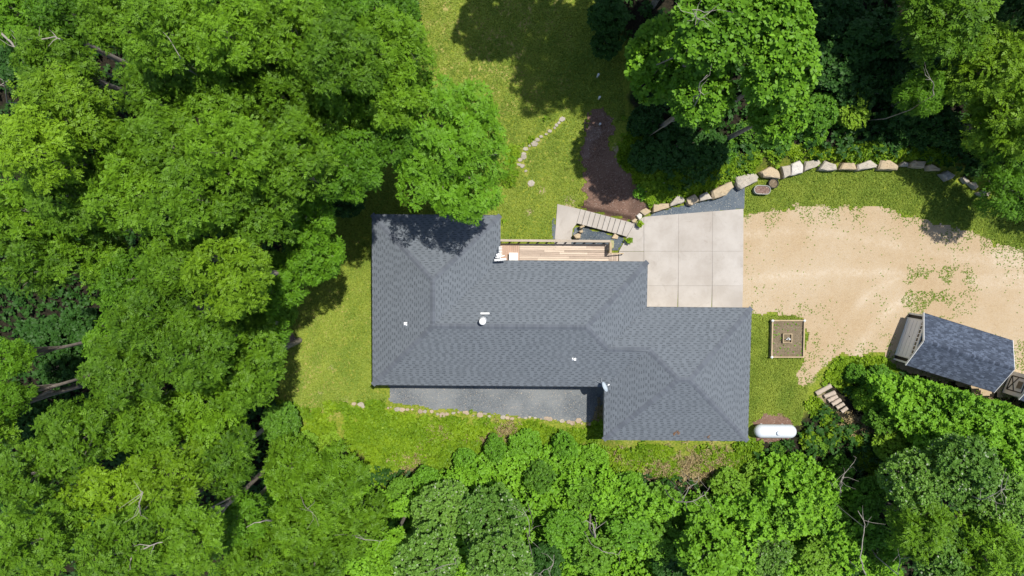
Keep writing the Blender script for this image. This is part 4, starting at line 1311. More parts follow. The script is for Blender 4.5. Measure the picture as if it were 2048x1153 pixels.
def lobes_for(seed, R_, H_, nl, lr=(0.26, 0.42)):
    rng = np.random.RandomState(seed)
    out = []
    tries = 0
    while len(out) < nl and tries < 4000:
        tries += 1
        a = rng.uniform(0, 6.283); r = R_ * 0.80 * math.sqrt(rng.uniform(0, 1))
        q = R_ * rng.uniform(*lr) * (1.0 if tries < 1500 else 0.7)
        x, y = r * math.cos(a), r * math.sin(a)
        if any(math.hypot(x - o[0], y - o[1]) < 0.80 * (q + o[3]) for o in out): continue
        z = H_ * (1 - (r / R_) ** 2) * rng.uniform(0.45, 1.05) - 0.25 * H_
        out.append((x, y, z, q))
    for k in range(max(5, nl // 2)):
        a = 2 * math.pi * (k + rng.uniform(-0.3, 0.3)) / max(5, nl // 2)
        r = R_ * rng.uniform(0.35, 0.68)
        out.append((r * math.cos(a), r * math.sin(a), -0.62 * H_ * rng.uniform(0.7, 1.3), R_ * rng.uniform(0.28, 0.40)))
    return np.array(out)

def crown_mesh(name, seed, R_, H_, nlobe, nros, nl, size, tpl, mat, lo=50, hi=95, droop=0.3, lr=(0.26, 0.42), fill=0.06):
    rng = np.random.RandomState(seed)
    lob = lobes_for(seed, R_, H_, nlobe, lr)
    w = lob[:, 3] ** 2; w = w / w.sum()
    k = rng.choice(len(lob), int(nros * 1.9), p=w)
    D = rng.normal(0, 1, (len(k), 3)); D[:, 2] = np.abs(D[:, 2]) * 1.05 - 0.45
    D /= np.linalg.norm(D, axis=1, keepdims=True)
    # clumpy sprays on every lobe
    rad = lob[k, 3] * rng.uniform(0.78, 1.06, len(k)) * (1 + 0.16 * np.sin(D[:, 0] * 5 + k) * np.sin(D[:, 1] * 5 + 2 * k))
    P = lob[k, :3] + D * rad[:, None] * np.array([1, 1, 0.9])
    dm = np.full(len(P), 9.0)
    for j in range(len(lob)):
        q = (P - lob[j, :3]) / np.array([1, 1, 0.9])
        dd = np.linalg.norm(q, axis=1) / lob[j, 3]
        dm = np.where(k == j, dm, np.minimum(dm, dd))
    keep = (dm > 0.72) | (rng.uniform(0, 1, len(P)) < fill)
    P, D, k = P[keep][:nros], D[keep][:nros], k[keep][:nros]
    A = D * 0.75 + np.array([0, 0, 0.65]) + rng.normal(0, 0.18, D.shape)
    lt = rng.uniform(0, 1, len(lob))
    rt = np.clip(0.5 * lt[k] + 0.5 * rng.uniform(0, 1, len(k)), 0, 1)
    V, Q, T = rosettes(P, A, nl, size, tpl, rng, lo, hi, droop, rt=rt)
    return quad_mesh(name, V, Q, mat, T), lob

PIN, SIM, DIA = tpl_pinnate(), tpl_simple(0.62), tpl_diamond(0.62)
CROWN = {}
for i in range(5):
    CROWN[('walnut', i)] = crown_mesh('walnut_crown', 100 + i, 3.4, 2.9, 13 + i, 520 - 25 * i, 10, 0.52 + 0.03 * i, PIN, M['walnut'], 40, 92, 0.40, (0.22, 0.34))
for i in range(3):
    CROWN[('low_walnut', i)] = crown_mesh('walnut_crown', 170 + i, 3.4, 2.9, 15, 330, 10, 0.74, PIN, M['walnut'], 40, 92, 0.40, (0.18, 0.30))
CROWN[('broad', 0)] = crown_mesh('broad_crown', 251, 3.5, 3.0, 24, 1500, 10, 0.33, PIN, M['elm'], 40, 90, 0.34, (0.17, 0.27))
for i in range(3):
    CROWN[('bush', i)] = crown_mesh('bush_crown', 220 + i, 1.8, 1.4, 30, 1150, 8, 0.20, DIA, M['bush'], 35, 95, 0.15, (0.11, 0.24))
for i in range(3):
    CROWN[('elm', i)] = crown_mesh('elm_crown', 120 + i, 3.2, 2.6, 16, 620, 10, 0.46, PIN, M['elm'], 40, 90, 0.34, (0.20, 0.32))
for i in range(3):
    CROWN[('oak', i)] = crown_mesh('oak_crown', 140 + i, 3.2, 2.4, 24, 800, 9, 0.40, SIM, M['oak'], 40, 90, 0.2, (0.16, 0.28))
for i in range(3):
    CROWN[('grey', i)] = crown_mesh('grey_crown', 160 + i, 3.0, 2.2, 28, 2000, 8, 0.25, DIA, M['grey_leaf'], 30, 95, 0.1, (0.13, 0.27))
for i in range(4):
    CROWN[('shrub', i)] = crown_mesh('shrub_crown', 180 + i, 1.8, 1.5, 26, 760, 8, 0.235, SIM, M['shrub'], 40, 95, 0.2, (0.12, 0.28))
for i in range(3):
    CROWN[('dark', i)] = crown_mesh('dark_crown', 200 + i, 1.9, 1.6, 22, 760, 8, 0.24, SIM, M['shade_dark_shrub'], 40, 95, 0.2, (0.14, 0.30))
BASE_R = {'broad': 3.5, 'low_walnut': 3.4, 'bush': 1.8, 'walnut': 3.4, 'elm': 3.2, 'oak': 3.2, 'grey': 3.0, 'shrub': 1.8, 'dark': 1.9}
NVAR = {'broad': 1, 'low_walnut': 3, 'bush': 3, 'walnut': 5, 'elm': 3, 'oak': 3, 'grey': 3, 'shrub': 4, 'dark': 3}
BASE_H = {'walnut': 2.6, 'elm': 2.6, 'oak': 2.4, 'grey': 2.2, 'shrub': 1.5, 'dark': 1.6}

tree_rng = random.Random(2024)
tree_no = [0]
def tree(sp, px, py, rpx, zc, label, name, cat, group, lean=(0, 0), hs=1.0, stretch=(1, 1), mat=None):
    """crown centre at height zc above the driveway, seen at (px, py); trunk straight down to the ground"""
    i = tree_no[0]; tree_no[0] += 1
    rs = tree_rng
    p = at(px, py, zc)
    bx_, by_ = p.x + lean[0], p.y + lean[1]
    gz = zg(bx_, by_)
    root = empty(name, (bx_, by_, gz))
    ox, oy = -lean[0], -lean[1]
    tag(root, label, cat, group)
    rw = rpx * (CAMH - zc) / FPX
    me, lob = CROWN[(sp, i % NVAR[sp])]
    s = rw / BASE_R[sp]
    rz = rs.uniform(0, 6.28) if sp != 'broad' else 0.35
    h = zc - gz
    sz = hs * (0.75 * s + 0.25)
    big = sp in ('low_walnut', 'walnut', 'elm', 'oak', 'grey', 'broad')
    cr = link('crown', me, None, root, (ox, oy, h), rz, (s * rs.uniform(0.93, 1.07), s * rs.uniform(0.93, 1.07), sz) if big else (s * rs.uniform(0.78, 1.2), s * rs.uniform(0.78, 1.2), sz))
    cr.scale[0] *= stretch[0]; cr.scale[1] *= stretch[1]
    if mat:
        cr.material_slots[0].link = 'OBJECT'; cr.material_slots[0].material = mat
    tr = 0.045 * rw + (0.07 if big else 0.0)
    mb = MB()
    top = max(0.3, h - 0.1 * rw)
    lx_, ly_ = rs.uniform(-0.25, 0.25), rs.uniform(-0.25, 0.25)
    mb.tube([(0, 0, -0.3), (0, 0, 0.25), (ox * 0.35 + lx_ * 0.6, oy * 0.35 + ly_ * 0.6, top * 0.5), (ox, oy, top)], [tr * 1.6, tr * 1.15, tr * 0.85, tr * 0.55], 9)
    cz, sn = math.cos(rz), math.sin(rz)
    for (ax_, ay_, az_, ar_) in lob[:: 2 if big else 3]:
        ex, ey, ez = ox + (ax_ * cz - ay_ * sn) * s, oy + (ax_ * sn + ay_ * cz) * s, h + (az_ + ar_ * 0.35) * sz
        st_ = top * rs.uniform(0.55, 0.85)
        u = st_ / top
        sx_, sy_ = ox * (st_ / top) ** 1.5, oy * (st_ / top) ** 1.5
        mid = ((ex + sx_) * 0.5 + rs.uniform(-0.15, 0.15) * rw, (ey + sy_) * 0.5 + rs.uniform(-0.15, 0.15) * rw, st_ * 0.35 + ez * 0.65 - 0.2)
        mb.tube([(sx_, sy_, st_), mid, (ex, ey, ez)], [tr * 0.5, tr * 0.32, tr * 0.12], 5, False)
    mb.build('trunk', M['bark'], root, True)
    return root

TREES = [
 # left forest, top
 ('elm', 25, 20, 80, 10, 'dark green tree in the top left corner of the photo'),
 ('elm', 140, 25, 72, 11, 'green tree at the top edge right of the dark corner gap'),
 ('walnut', 225, 45, 68, 12, 'bushy walnut at the top edge left of the tall bright walnut'),
 ('walnut', 105, 130, 82, 12, 'walnut below the bare grey branch near the top left corner'),
 ('walnut', 330, 60, 92, 15, 'tall bright walnut at the top edge, first from the left'),
 ('walnut', 320, 170, 95, 15.5, 'spreading walnut with a pale bare branch stub, upper left'),
 ('walnut', 440, 55, 90, 15, 'tall walnut at the top edge left of the forest middle'),
 ('walnut', 560, 60, 95, 14.5, 'walnut at the top edge halfway along the forest'),
 ('elm', 660, 30, 80, 13, 'dark green tree at the top edge above the bright walnuts'),
 ('elm', 770, 15, 72, 10, 'dark green tree at the top edge beside the sunlit lawn'),
 ('walnut', 680, 110, 92, 14.5, 'feathery walnut left of the sunlit lawn'),
 ('walnut', 775, 100, 85, 14, 'feathery walnut reaching right towards the sunlit lawn'),
 ('walnut', 780, 185, 85, 13.5, 'walnut behind the round tree at the lawn corner'),
 ('broad', 889, 292, 138, 10, 'broad round green tree leaning over the north edge of the house roof'),
 ('walnut', 120, 235, 92, 16, 'yellow-green walnut near the left edge, upper one of two'),
 ('walnut', 65, 300, 90, 16.5, 'yellowest walnut at the left edge, lower one of two'),
 ('walnut', 210, 300, 90, 15.5, 'olive green walnut right of the yellow walnuts'),
 ('walnut', 440, 180, 92, 15, 'walnut in the upper middle of the left forest'),
 ('walnut', 555, 190, 92, 15, 'walnut with star-shaped sprays left of the lawn corner trees'),
 ('walnut', 670, 225, 88, 14, 'walnut in the forest two crowns left of the round lawn tree'),
 ('walnut', 330, 290, 85, 14.5, 'walnut in a slight hollow of the left forest'),
 ('walnut', 460, 300, 92, 15, 'walnut at the centre of the left forest'),
 ('walnut', 580, 320, 92, 14.5, 'walnut right of the forest centre'),
 ('elm', 690, 330, 85, 12.5, 'green tree above the shaded corner of the west lawn'),
 ('elm', 765, 270, 75, 12, 'green tree just left of the one leaning over the roof'),
 ('walnut', 130, 390, 92, 15, 'olive walnut below the yellow pair at the left'),
 ('walnut', 40, 420, 80, 14, 'olive walnut at the left edge halfway down'),
 ('walnut', 250, 390, 85, 14, 'walnut above the small dark gap in the left forest'),
 ('walnut', 380, 400, 92, 14.5, 'walnut with fine twigs right of the small dark gap'),
 ('walnut', 500, 420, 88, 14, 'walnut three crowns in from the west lawn'),
 ('elm', 600, 430, 68, 12, 'green tree at the forest edge facing the roof corner'),
 ('elm', 625, 510, 62, 8.5, 'bright dome-shaped tree bulging out over the west lawn'),
 ('walnut', 60, 520, 85, 13.5, 'dark walnut at the left edge above the black gap'),
 ('walnut', 165, 500, 80, 13, 'dark walnut above the black gap, second from the edge'),
 ('elm', 250, 560, 80, 12, 'deep green tree bordering the black gap on the right'),
 ('walnut', 350, 520, 80, 13, 'walnut beside a reddish opening in the canopy'),
 ('walnut', 455, 555, 92, 13.5, 'brightest yellow-green walnut in front of the dome-shaped tree'),
 ('elm', 545, 565, 62, 8, 'green tree below the dome-shaped one at the lawn edge'),
 ('walnut', 300, 640, 88, 13, 'lush walnut above the long bare leaning trunk'),
 ('walnut', 385, 700, 85, 12.5, 'lush walnut left of the tree with the visible trunk'),
 ('walnut', 245, 745, 82, 12.5, 'walnut whose left side borders the long bare trunk'),
 ('walnut', 478, 735, 88, 10, 'walnut at the lawn edge with its trunk showing in a mulch ring'),
 ('walnut', 410, 815, 82, 8.5, 'walnut at the lower end of the west lawn'),
 ('elm', 520, 660, 55, 7, 'low dark green tree just above the mulch ring'),
 ('elm', 5, 720, 48, 12, 'half-cut tree at the left edge beside the black gap'),
 ('elm', 15, 800, 40, 10, 'small dark tree at the left edge by the foot of the long trunk'),
 ('elm', 230, 690, 60, 9, 'shaded tree deep inside the black gap'),
 ('walnut', 150, 870, 82, 12, 'walnut below the long bare trunk'),
 ('walnut', 60, 950, 85, 12.5, 'walnut at the left edge, lower part of the photo'),
 ('walnut', 290, 850, 62, 11, 'smaller walnut right of the one below the bare trunk'),
 ('walnut', 200, 1010, 92, 13.5, 'large yellow-green walnut in the lower left with pale limbs'),
 ('walnut', 330, 960, 82, 13, 'yellow-green walnut right of the lower dark gap'),
 ('walnut', 440, 920, 70, 8.5, 'walnut at the lower left facing the weedy bank'),
 ('walnut', 60, 1090, 92, 13, 'walnut in the bottom left corner'),
 ('walnut', 230, 1120, 90, 13, 'walnut at the bottom edge with a forked pale limb'),
 ('walnut', 370, 1080, 88, 12.5, 'walnut at the bottom edge left of the stubby pale trunk'),
 ('elm', 470, 1040, 62, 7, 'green tree at the stubby pale trunk near the bottom'),
 ('walnut', 580, 940, 62, 5.5, 'walnut nearest the weedy bank behind the house'),
 ('walnut', 660, 975, 70, 5.5, 'feathery walnut south of the weedy bank, right one of two'),
 ('walnut', 600, 1050, 70, 6.5, 'feathery walnut right of the stubby pale trunk'),
 ('walnut', 715, 1060, 64, 5, 'walnut next to the grey-green trees at the bottom'),
 ('walnut', 500, 1130, 72, 7, 'walnut at the bottom edge below the stubby pale trunk'),
 ('walnut', 625, 1135, 72, 6, 'walnut at the bottom edge left of the grey-green trees'),
 # bottom middle
 ('grey', 880, 1025, 66, 4, 'grey-green tree with pale leaf undersides, left one of the pair'),
 ('grey', 980, 1045, 76, 4.5, 'larger grey-green tree with pale leaf undersides, right of its twin'),
 ('grey', 850, 1120, 75, 7, 'grey-green tree at the bottom edge below the pair'),
 ('grey', 1000, 1130, 75, 7, 'grey-green tree at the bottom edge with bare twigs beside it'),
 ('oak', 780, 1110, 55, 6, 'dark green small tree between walnuts and grey-green trees'),
 # upper right
 ('oak', 1340, 112, 84, 6.5, 'broad bright oak at the edge of the shaded lawn'),
 ('oak', 1410, 185, 78, 11.5, 'bright oak crown pointing down towards the boulder wall'),
 ('oak', 1430, 60, 92, 14, 'big oak at the top edge with bare twigs in its crown'),
 ('oak', 1550, 40, 88, 14, 'oak at the top edge right of the twiggy one'),
 ('oak', 1570, 135, 88, 14, 'brightest oak of the upper right group'),
 ('oak', 1560, 225, 62, 10, 'lower oak tucked under the brightest oak'),
 ('walnut', 1900, 25, 100, 8.5, 'feathery tree at the top edge over the shaded thicket'),
 ('walnut', 2000, 130, 78, 7.5, 'bright yellow-green tree near the top right corner'),
 ('walnut', 2030, 230, 75, 6.5, 'tree at the right edge below the bright yellow-green one'),
 ('elm', 2000, 275, 56, 4.5, 'darker tree just in from the right edge above the rocks'),
 ('elm', 2030, 380, 66, 5, 'tree at the right edge shading the end of the boulder wall'),
 ('elm', 1850, 185, 48, 5.5, 'small sunlit tree standing alone in the shaded thicket'),
 # lower right
 ('grey', 1830, 970, 72, 6, 'olive green tree right of the dirt path'),
 ('grey', 1930, 945, 80, 6.5, 'olive green tree below the bright thicket by the shed'),
 ('grey', 2010, 1010, 72, 6.5, 'olive tree with bare brown twigs at the right edge'),
 ('walnut', 1850, 1060, 68, 6.5, 'feathery green tree at the lower right beside a bare white stem'),
 ('grey', 1890, 1110, 75, 6.5, 'pale olive tree at the bottom edge, lower right'),
 ('walnut', 1980, 1100, 78, 7, 'feathery tree in the bottom right corner'),
 ('oak', 1420, 1110, 68, 5, 'dark green tree at the bottom edge right of the bare looped branches'),
]
LEAN = {(625, 510): (-3.2, 0.2), (545, 565): (-2.4, -0.6), (600, 430): (-2.2, 0.6), (690, 330): (-1.2, 1.6), (520, 660): (-2.2, -0.6), (1340, 112): (1.4, 1.0),
        (765, 270): (-0.8, 1.6), (580, 940): (-1.5, -1.2), (660, 975): (-0.8, -1.2), (410, 815): (-1.5, -0.4), (880, 1020): (0, -2.2), (980, 1040): (0, -2.4), (850, 1120): (0, -1.5), (1000, 1130): (0, -1.5), (1830, 970): (1.8, -1.0), (1850, 1060): (1.8, -1.2), (1930, 945): (1.5, -0.8), (2030, 380): (1.5, 0.5), (1990, 290): (1.2, 1.0)}
for (sp, px, py, r, zc, lab) in TREES:
    nm = {'low_walnut': 'walnut_tree', 'broad': 'broadleaf_tree', 'walnut': 'walnut_tree', 'elm': 'broadleaf_tree', 'oak': 'oak_tree', 'grey': 'grey_green_tree'}[sp]
    if sp == 'walnut' and zc < 9: sp = 'low_walnut'
    tree(sp, px, py, r * (0.89 if zc > 11 else 0.96), zc + (2.2 * math.sin(px * 1.7 + py * 2.3) if zc > 11.5 and px < 700 else 0), lab, nm, 'tree', 'trees of the wood round the house', LEAN.get((px, py), (0, 0)), stretch=(0.97, 1.16) if sp == 'broad' else (1, 1),
         mat=M['yellow_walnut'] if sp in ('walnut', 'low_walnut') and 'yellow' in lab and 'below the yellow' not in lab and 'right of the yellow' not in lab else None)
# trees north of the frame that shade the clearing and the thicket
OFF = [('oak', 1100, -95, 2.7, 16), ('elm', 1185, -85, 2.6, 15), ('elm', 1210, 10, 2.6, 16), ('oak', 1285, -60, 2.6, 16), ('elm', 1300, 20, 2.4, 16), ('oak', 1350, -30, 2.4, 16),
       ('oak', 1560, -110, 3.6, 15), ('oak', 1760, -60, 3.8, 15), ('walnut', 1960, 20, 3.6, 14), ('walnut', 2080, 190, 3.4, 12), ('walnut', 2130, 330, 3.2, 8)]
for sp, qx, qy, rw, zc in OFF:
    q = at(qx, qy, 0)
    px, py = to_px(q.x, q.y, zc)
    tree(sp, px, py, rw * FPX / (CAMH - zc), zc, 'tree of the wood beyond the top edge of the photo' if qy < 100 else 'tree of the wood beyond the right edge of the photo', {'oak': 'oak_tree', 'elm': 'broadleaf_tree'}.get(sp, 'walnut_tree'), 'tree', 'trees beyond the frame')
# the long bare trunk in the black gap
tg = gp(172, 767)
t_ = empty('walnut_tree', tg)
tag(t_, 'tree with a long bare grey trunk rising through the black gap', 'tree', 'trees of the wood round the house')
MB().tube([(0, 0, -0.3), (0.0, 0, 0.4), (-0.1, 0.05, 3.5), (0, 0, 7.0), (0.1, -0.1, 11.0)], [0.34, 0.24, 0.20, 0.17, 0.12], 10).build('trunk', M['bark'], t_, True)
link('crown', CROWN[('walnut', 1)][0], None, t_, (0, 0, 11.5), 1.0, (0.8, 0.8, 0.8))

SHRUBS = [
 # thicket south of the house
 ('shrub', 800, 985, 40, 2.6, 'low green shrub at the foot of the weedy bank'), ('shrub', 850, 960, 38, 2.6, 'rounded bright shrub in front of the grey-green trees'),
 ('shrub', 930, 925, 36, 2.2, 'bright shrub at the lower lip of the weedy bank'), ('shrub', 990, 900, 36, 2.2, 'bright shrub below the slate strip'),
 ('shrub', 1050, 895, 44, 2.6, 'bright shrub left of the garage shadow'), ('shrub', 1130, 895, 42, 2.6, 'bright shrub touching the garage shadow'),
 ('shrub', 1190, 920, 40, 2.4, 'bright shrub under the lower left garage corner'), ('shrub', 1080, 955, 46, 3.2, 'green shrub one row below the garage shadow'),
 ('shrub', 1170, 985, 52, 4, 'tall green shrub south of the garage corner'), ('shrub', 1250, 985, 52, 4, 'bright yellow-green shrub in the middle of the thicket'),
 ('shrub', 1320, 1010, 50, 4, 'green shrub left of the dead grey branches'), ('shrub', 1260, 1065, 52, 4, 'yellow-green shrub below the thicket middle'),
 ('shrub', 1130, 1060, 56, 4.5, 'bright shrub right of the larger grey-green tree'), ('shrub', 1190, 1110, 50, 4, 'shrub left of the looped bare branch near the bottom'),
 ('shrub', 1330, 1085, 52, 4, 'shrub at the bottom beneath the broken stump'), ('shrub', 1400, 1030, 48, 4, 'green shrub below the dead grey branches'),
 ('shrub', 1460, 975, 44, 3.5, 'green shrub right of the dead grey branches'), ('shrub', 1500, 1030, 50, 4, 'feathery bright shrub under the garage right corner'),
 ('dark', 1350, 1130, 50, 3.5, 'dark shrub at the bottom edge, middle right'), ('dark', 1090, 1125, 46, 3.5, 'dark shrub at the bottom edge, middle'),
 ('shrub', 1520, 955, 42, 2.2, 'shrub in the weeds below the propane tank'), ('shrub', 1556, 898, 22, 1.5, 'leafy shrub pressed against the propane tank'),
 ('shrub', 1618, 882, 22, 1.2, 'leafy shrub hiding the right end of the propane tank'), ('shrub', 1602, 955, 46, 3, 'large green shrub below the tank end'),
 ('shrub', 1640, 892, 28, 1.4, 'shrub left of the dirt path'), ('shrub', 1680, 940, 46, 3.5, 'shrub behind the pale dead twigs, upper one'),
 ('shrub', 1740, 1000, 48, 3.5, 'shrub right of the pale dead twigs along the dirt path'), ('shrub', 1590, 1030, 50, 4, 'shrub left of the pale dead twigs'),
 ('shrub', 1660, 1040, 48, 4, 'yellow-green shrub below the pale dead twigs'), ('grey', 1540, 1110, 60, 4.5, 'silvery shrub at the bottom edge'),
 ('shrub', 1640, 1115, 52, 4, 'shrub left of the tall bare white stem'), ('shrub', 1745, 1070, 42, 3.5, 'yellow-green shrub right of the tall bare white stem'),
 ('dark', 1700, 1120, 44, 2.8, 'dark shrub around the foot of the bare white stem'), ('dark', 1470, 1120, 48, 3, 'dark shrub left of the silvery one'),
 # by the shed
 ('shrub', 1712, 748, 24, 1.0, 'bushy weed clump at the tip of the gravel'), ('shrub', 1736, 800, 28, 1.4, 'shrub right of the log steps'),
 ('shrub', 1765, 770, 40, 2, 'bright shrub at the front corner of the shed'), ('shrub', 1820, 790, 44, 2, 'bright shrub along the shed wall, front half'),
 ('shrub', 1880, 815, 44, 2, 'bright shrub along the shed wall, middle'), ('shrub', 1940, 840, 42, 2, 'bright shrub along the shed wall, back half'),
 ('shrub', 1985, 870, 38, 2, 'shrub near the bare soil behind the shed'), ('shrub', 1770, 835, 42, 2.4, 'shrub two rows out from the shed front'),
 ('shrub', 1835, 855, 46, 2.6, 'yellowish shrub two rows out from the shed'), ('shrub', 1905, 880, 44, 2.6, 'deep green shrub two rows out from the shed back'),
 ('shrub', 1795, 895, 44, 2.8, 'shrub right of the bend in the dirt path'), ('shrub', 1965, 915, 42, 2.6, 'shrub above the olive trees at the right'),
 ('shrub', 2030, 900, 42, 2.6, 'shrub at the right edge under the small white shed'), ('shrub', 1870, 920, 40, 2.8, 'shrub above the olive trees, middle'),
 # thicket north of the wall
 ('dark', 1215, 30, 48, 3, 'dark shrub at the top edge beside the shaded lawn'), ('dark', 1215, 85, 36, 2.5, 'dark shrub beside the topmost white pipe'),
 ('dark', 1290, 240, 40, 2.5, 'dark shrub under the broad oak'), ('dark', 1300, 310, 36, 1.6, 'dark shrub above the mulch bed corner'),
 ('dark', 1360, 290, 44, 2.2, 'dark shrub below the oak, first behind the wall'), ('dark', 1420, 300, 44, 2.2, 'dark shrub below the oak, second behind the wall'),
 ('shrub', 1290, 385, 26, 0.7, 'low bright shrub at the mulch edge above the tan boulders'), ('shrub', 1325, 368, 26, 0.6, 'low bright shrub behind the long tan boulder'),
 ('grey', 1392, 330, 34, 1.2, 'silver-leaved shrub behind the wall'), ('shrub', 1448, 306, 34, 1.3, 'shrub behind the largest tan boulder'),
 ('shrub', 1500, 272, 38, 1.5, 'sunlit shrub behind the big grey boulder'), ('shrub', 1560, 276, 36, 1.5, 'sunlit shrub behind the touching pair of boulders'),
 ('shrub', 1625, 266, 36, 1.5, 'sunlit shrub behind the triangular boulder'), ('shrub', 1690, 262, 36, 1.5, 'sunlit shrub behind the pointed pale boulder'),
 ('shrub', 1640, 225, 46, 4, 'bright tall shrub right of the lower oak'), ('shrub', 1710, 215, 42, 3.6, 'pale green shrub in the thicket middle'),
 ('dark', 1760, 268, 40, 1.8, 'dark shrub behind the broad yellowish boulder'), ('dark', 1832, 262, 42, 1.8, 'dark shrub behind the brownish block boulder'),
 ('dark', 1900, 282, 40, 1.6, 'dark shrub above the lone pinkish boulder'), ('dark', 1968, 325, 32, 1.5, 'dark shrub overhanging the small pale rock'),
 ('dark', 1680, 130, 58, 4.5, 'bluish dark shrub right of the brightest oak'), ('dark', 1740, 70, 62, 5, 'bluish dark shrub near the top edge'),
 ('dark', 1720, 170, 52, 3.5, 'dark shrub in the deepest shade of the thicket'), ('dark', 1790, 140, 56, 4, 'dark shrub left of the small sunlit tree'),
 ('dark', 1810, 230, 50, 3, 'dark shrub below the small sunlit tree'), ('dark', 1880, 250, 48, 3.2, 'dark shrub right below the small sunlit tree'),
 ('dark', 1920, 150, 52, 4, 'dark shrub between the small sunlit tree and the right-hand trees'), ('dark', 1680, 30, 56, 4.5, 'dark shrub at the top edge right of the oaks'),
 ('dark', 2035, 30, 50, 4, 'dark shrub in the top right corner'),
 # understorey on the left
 ('dark', 90, 680, 56, 3.5, 'dark shrub inside the black gap, upper left'), ('dark', 160, 660, 48, 3.2, 'dark shrub inside the black gap, upper right'),
 ('dark', 110, 735, 50, 3.2, 'dark shrub above the long bare trunk'), ('dark', 60, 850, 48, 3, 'dark shrub below the long bare trunk'),
 ('shrub', 600, 900, 44, 2.4, 'green shrub at the left end of the weedy bank'), ('shrub', 660, 895, 46, 2, 'feathery green shrub on the weedy bank'),
 ('shrub', 560, 850, 40, 3, 'green shrub at the lower corner of the west lawn'), ('dark', 240, 900, 46, 3, 'dark shrub in the lower dark gap'),
 ('dark', 680, 400, 44, 3, 'dark shrub in the shade at the top of the west lawn'), ('dark', 60, 60, 46, 3, 'dark shrub in the top left gap'),
 
 ('dark', 30, 130, 44, 3, 'dark shrub at the left edge under the bare grey branch'),
 ('dark', 115, 75, 38, 3, 'dark shrub in the gap right of the bare grey branch'),
 ('shrub', 560, 620, 36, 2.6, 'green shrub under the trees at the west lawn edge'),
]
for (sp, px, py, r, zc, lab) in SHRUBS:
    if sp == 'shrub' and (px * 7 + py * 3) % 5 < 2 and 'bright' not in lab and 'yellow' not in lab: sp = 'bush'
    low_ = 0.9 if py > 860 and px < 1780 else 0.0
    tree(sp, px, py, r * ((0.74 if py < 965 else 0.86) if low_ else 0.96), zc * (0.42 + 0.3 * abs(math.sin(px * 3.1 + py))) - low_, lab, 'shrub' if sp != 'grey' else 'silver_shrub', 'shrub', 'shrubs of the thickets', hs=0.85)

# potted plants and planter weeds
def plant_on(parent, P, n, size, mat, seed, tpl=DIA, nl=7, name='plant'):
    rng = np.random.RandomState(seed)
    A = rng.normal(0, 0.35, (n, 3)) + np.array([0, 0, 1.0])
    V, Q, T = rosettes(P, A, nl, size, tpl, rng, 20, 85)
    return link(name, quad_mesh(name, V, Q, mat, T), None, parent)
for k, o in enumerate(pots):
    rng = np.random.RandomState(k)
    P = np.stack([rng.normal(0, 0.07, 14), rng.normal(0, 0.07, 14), rng.uniform(0.3, 0.5, 14)], 1)
    plant_on(o, P, 14, 0.17, M['weed'], k)

o, xa, xb, ya, yb = SEED_BED
rng = np.random.RandomState(15)
P = np.stack([rng.uniform(xa + 0.1, xb - 0.1, 60), rng.uniform(yb + 0.1, ya - 0.1, 60), np.full(60, 0.30)], 1)
P = P[(np.abs(P[:, 0] - (xa + xb) / 2) > 0.45) | (np.abs(P[:, 1] - (ya + yb) / 2) > 0.45)]
plant_on(o, P, len(P), 0.075, M['brush'], 16, nl=5, name='seedlings')['kind'] = 'stuff'

# ------------------------------------------------------------------ dead branches and snags
def snag(pts_px, r0, label, twigs=6, seed=0, name='dead_branch', zs=None, group='bare dead branches above the leaves'):
    """pale bare stem through pixel points with heights (px, py, z)"""
    rs = random.Random(seed)
    pts = [at(px, py, z) for px, py, z in pts_px]
    base = Vector((pts[0].x, pts[0].y, zg(pts[0].x, pts[0].y)))
    o = empty(name, base)
    tag(o, label, 'dead tree', group)
    P = [Vector((0, 0, -0.2))] + [p - base for p in pts]
    n = len(P)
    fine = [P[0]]
    for a, b in zip(P[:-1], P[1:]):
        L_ = (b - a).length
        for k in range(1, 4):
            j = Vector((rs.uniform(-1, 1), rs.uniform(-1, 1), rs.uniform(-1, 1))) * L_ * (0.05 if k < 3 else 0)
            fine.append(a + (b - a) * k / 3 + j)
    m = len(fine)
    MB().tube(fine, [0.68 * r0 * (1 - 0.75 * i / (m - 1)) for i in range(m)], 7).build('stem', M['dead_wood'], o, True)
    for k in range(twigs):
        i = rs.randrange(max(1, m // 3), m)
        a = fine[i]
        d = Vector((rs.uniform(-1, 1), rs.uniform(-1, 1), rs.uniform(0.0, 0.6))).normalized()
        L_ = rs.uniform(0.5, 1.3)
        q1 = a + d * L_ * 0.5 + Vector((rs.uniform(-.15, .15), rs.uniform(-.15, .15), 0))
        q2 = a + d * L_ + Vector((rs.uniform(-.2, .2), rs.uniform(-.2, .2), 0.1))
        rr_ = r0 * 0.2
        MB().tube([a, q1, q2], [rr_, rr_ * 0.7, rr_ * 0.35], 5, False).build('twig', M['dead_wood'], o)
    return o
snag([(1732, 1150, 4.0), (1720, 1115, 5.0), (1728, 1065, 5.6), (1730, 1050, 5.8), (1716, 1022, 6.2)], 0.075, 'tall forked bare white stem near the bottom edge', 3, 1, 'dead_tree')
snag([(1730, 1056, 4.9), (1743, 1034, 6.0)], 0.05, 'short bare fork leaning right of the tall white stem', 0, 11, 'dead_tree')
snag([(1796, 1150, 4.2), (1800, 1118, 5.2), (1797, 1093, 5.8)], 0.07, 'short bare white stem at the bottom edge', 2, 2, 'dead_tree')
snag([(1682, 985, 3.6), (1682, 962, 4.8), (1692, 944, 5.2), (1708, 925, 5.4)], 0.06, 'tangle of pale dead twigs above the shrubs', 9, 3, 'dead_tree')
snag([(1355, 1005, 4.0), (1385, 1003, 4.8), (1410, 990, 5.0), (1420, 972, 5.2)], 0.06, 'long dead grey branch lying across the thicket', 6, 4)
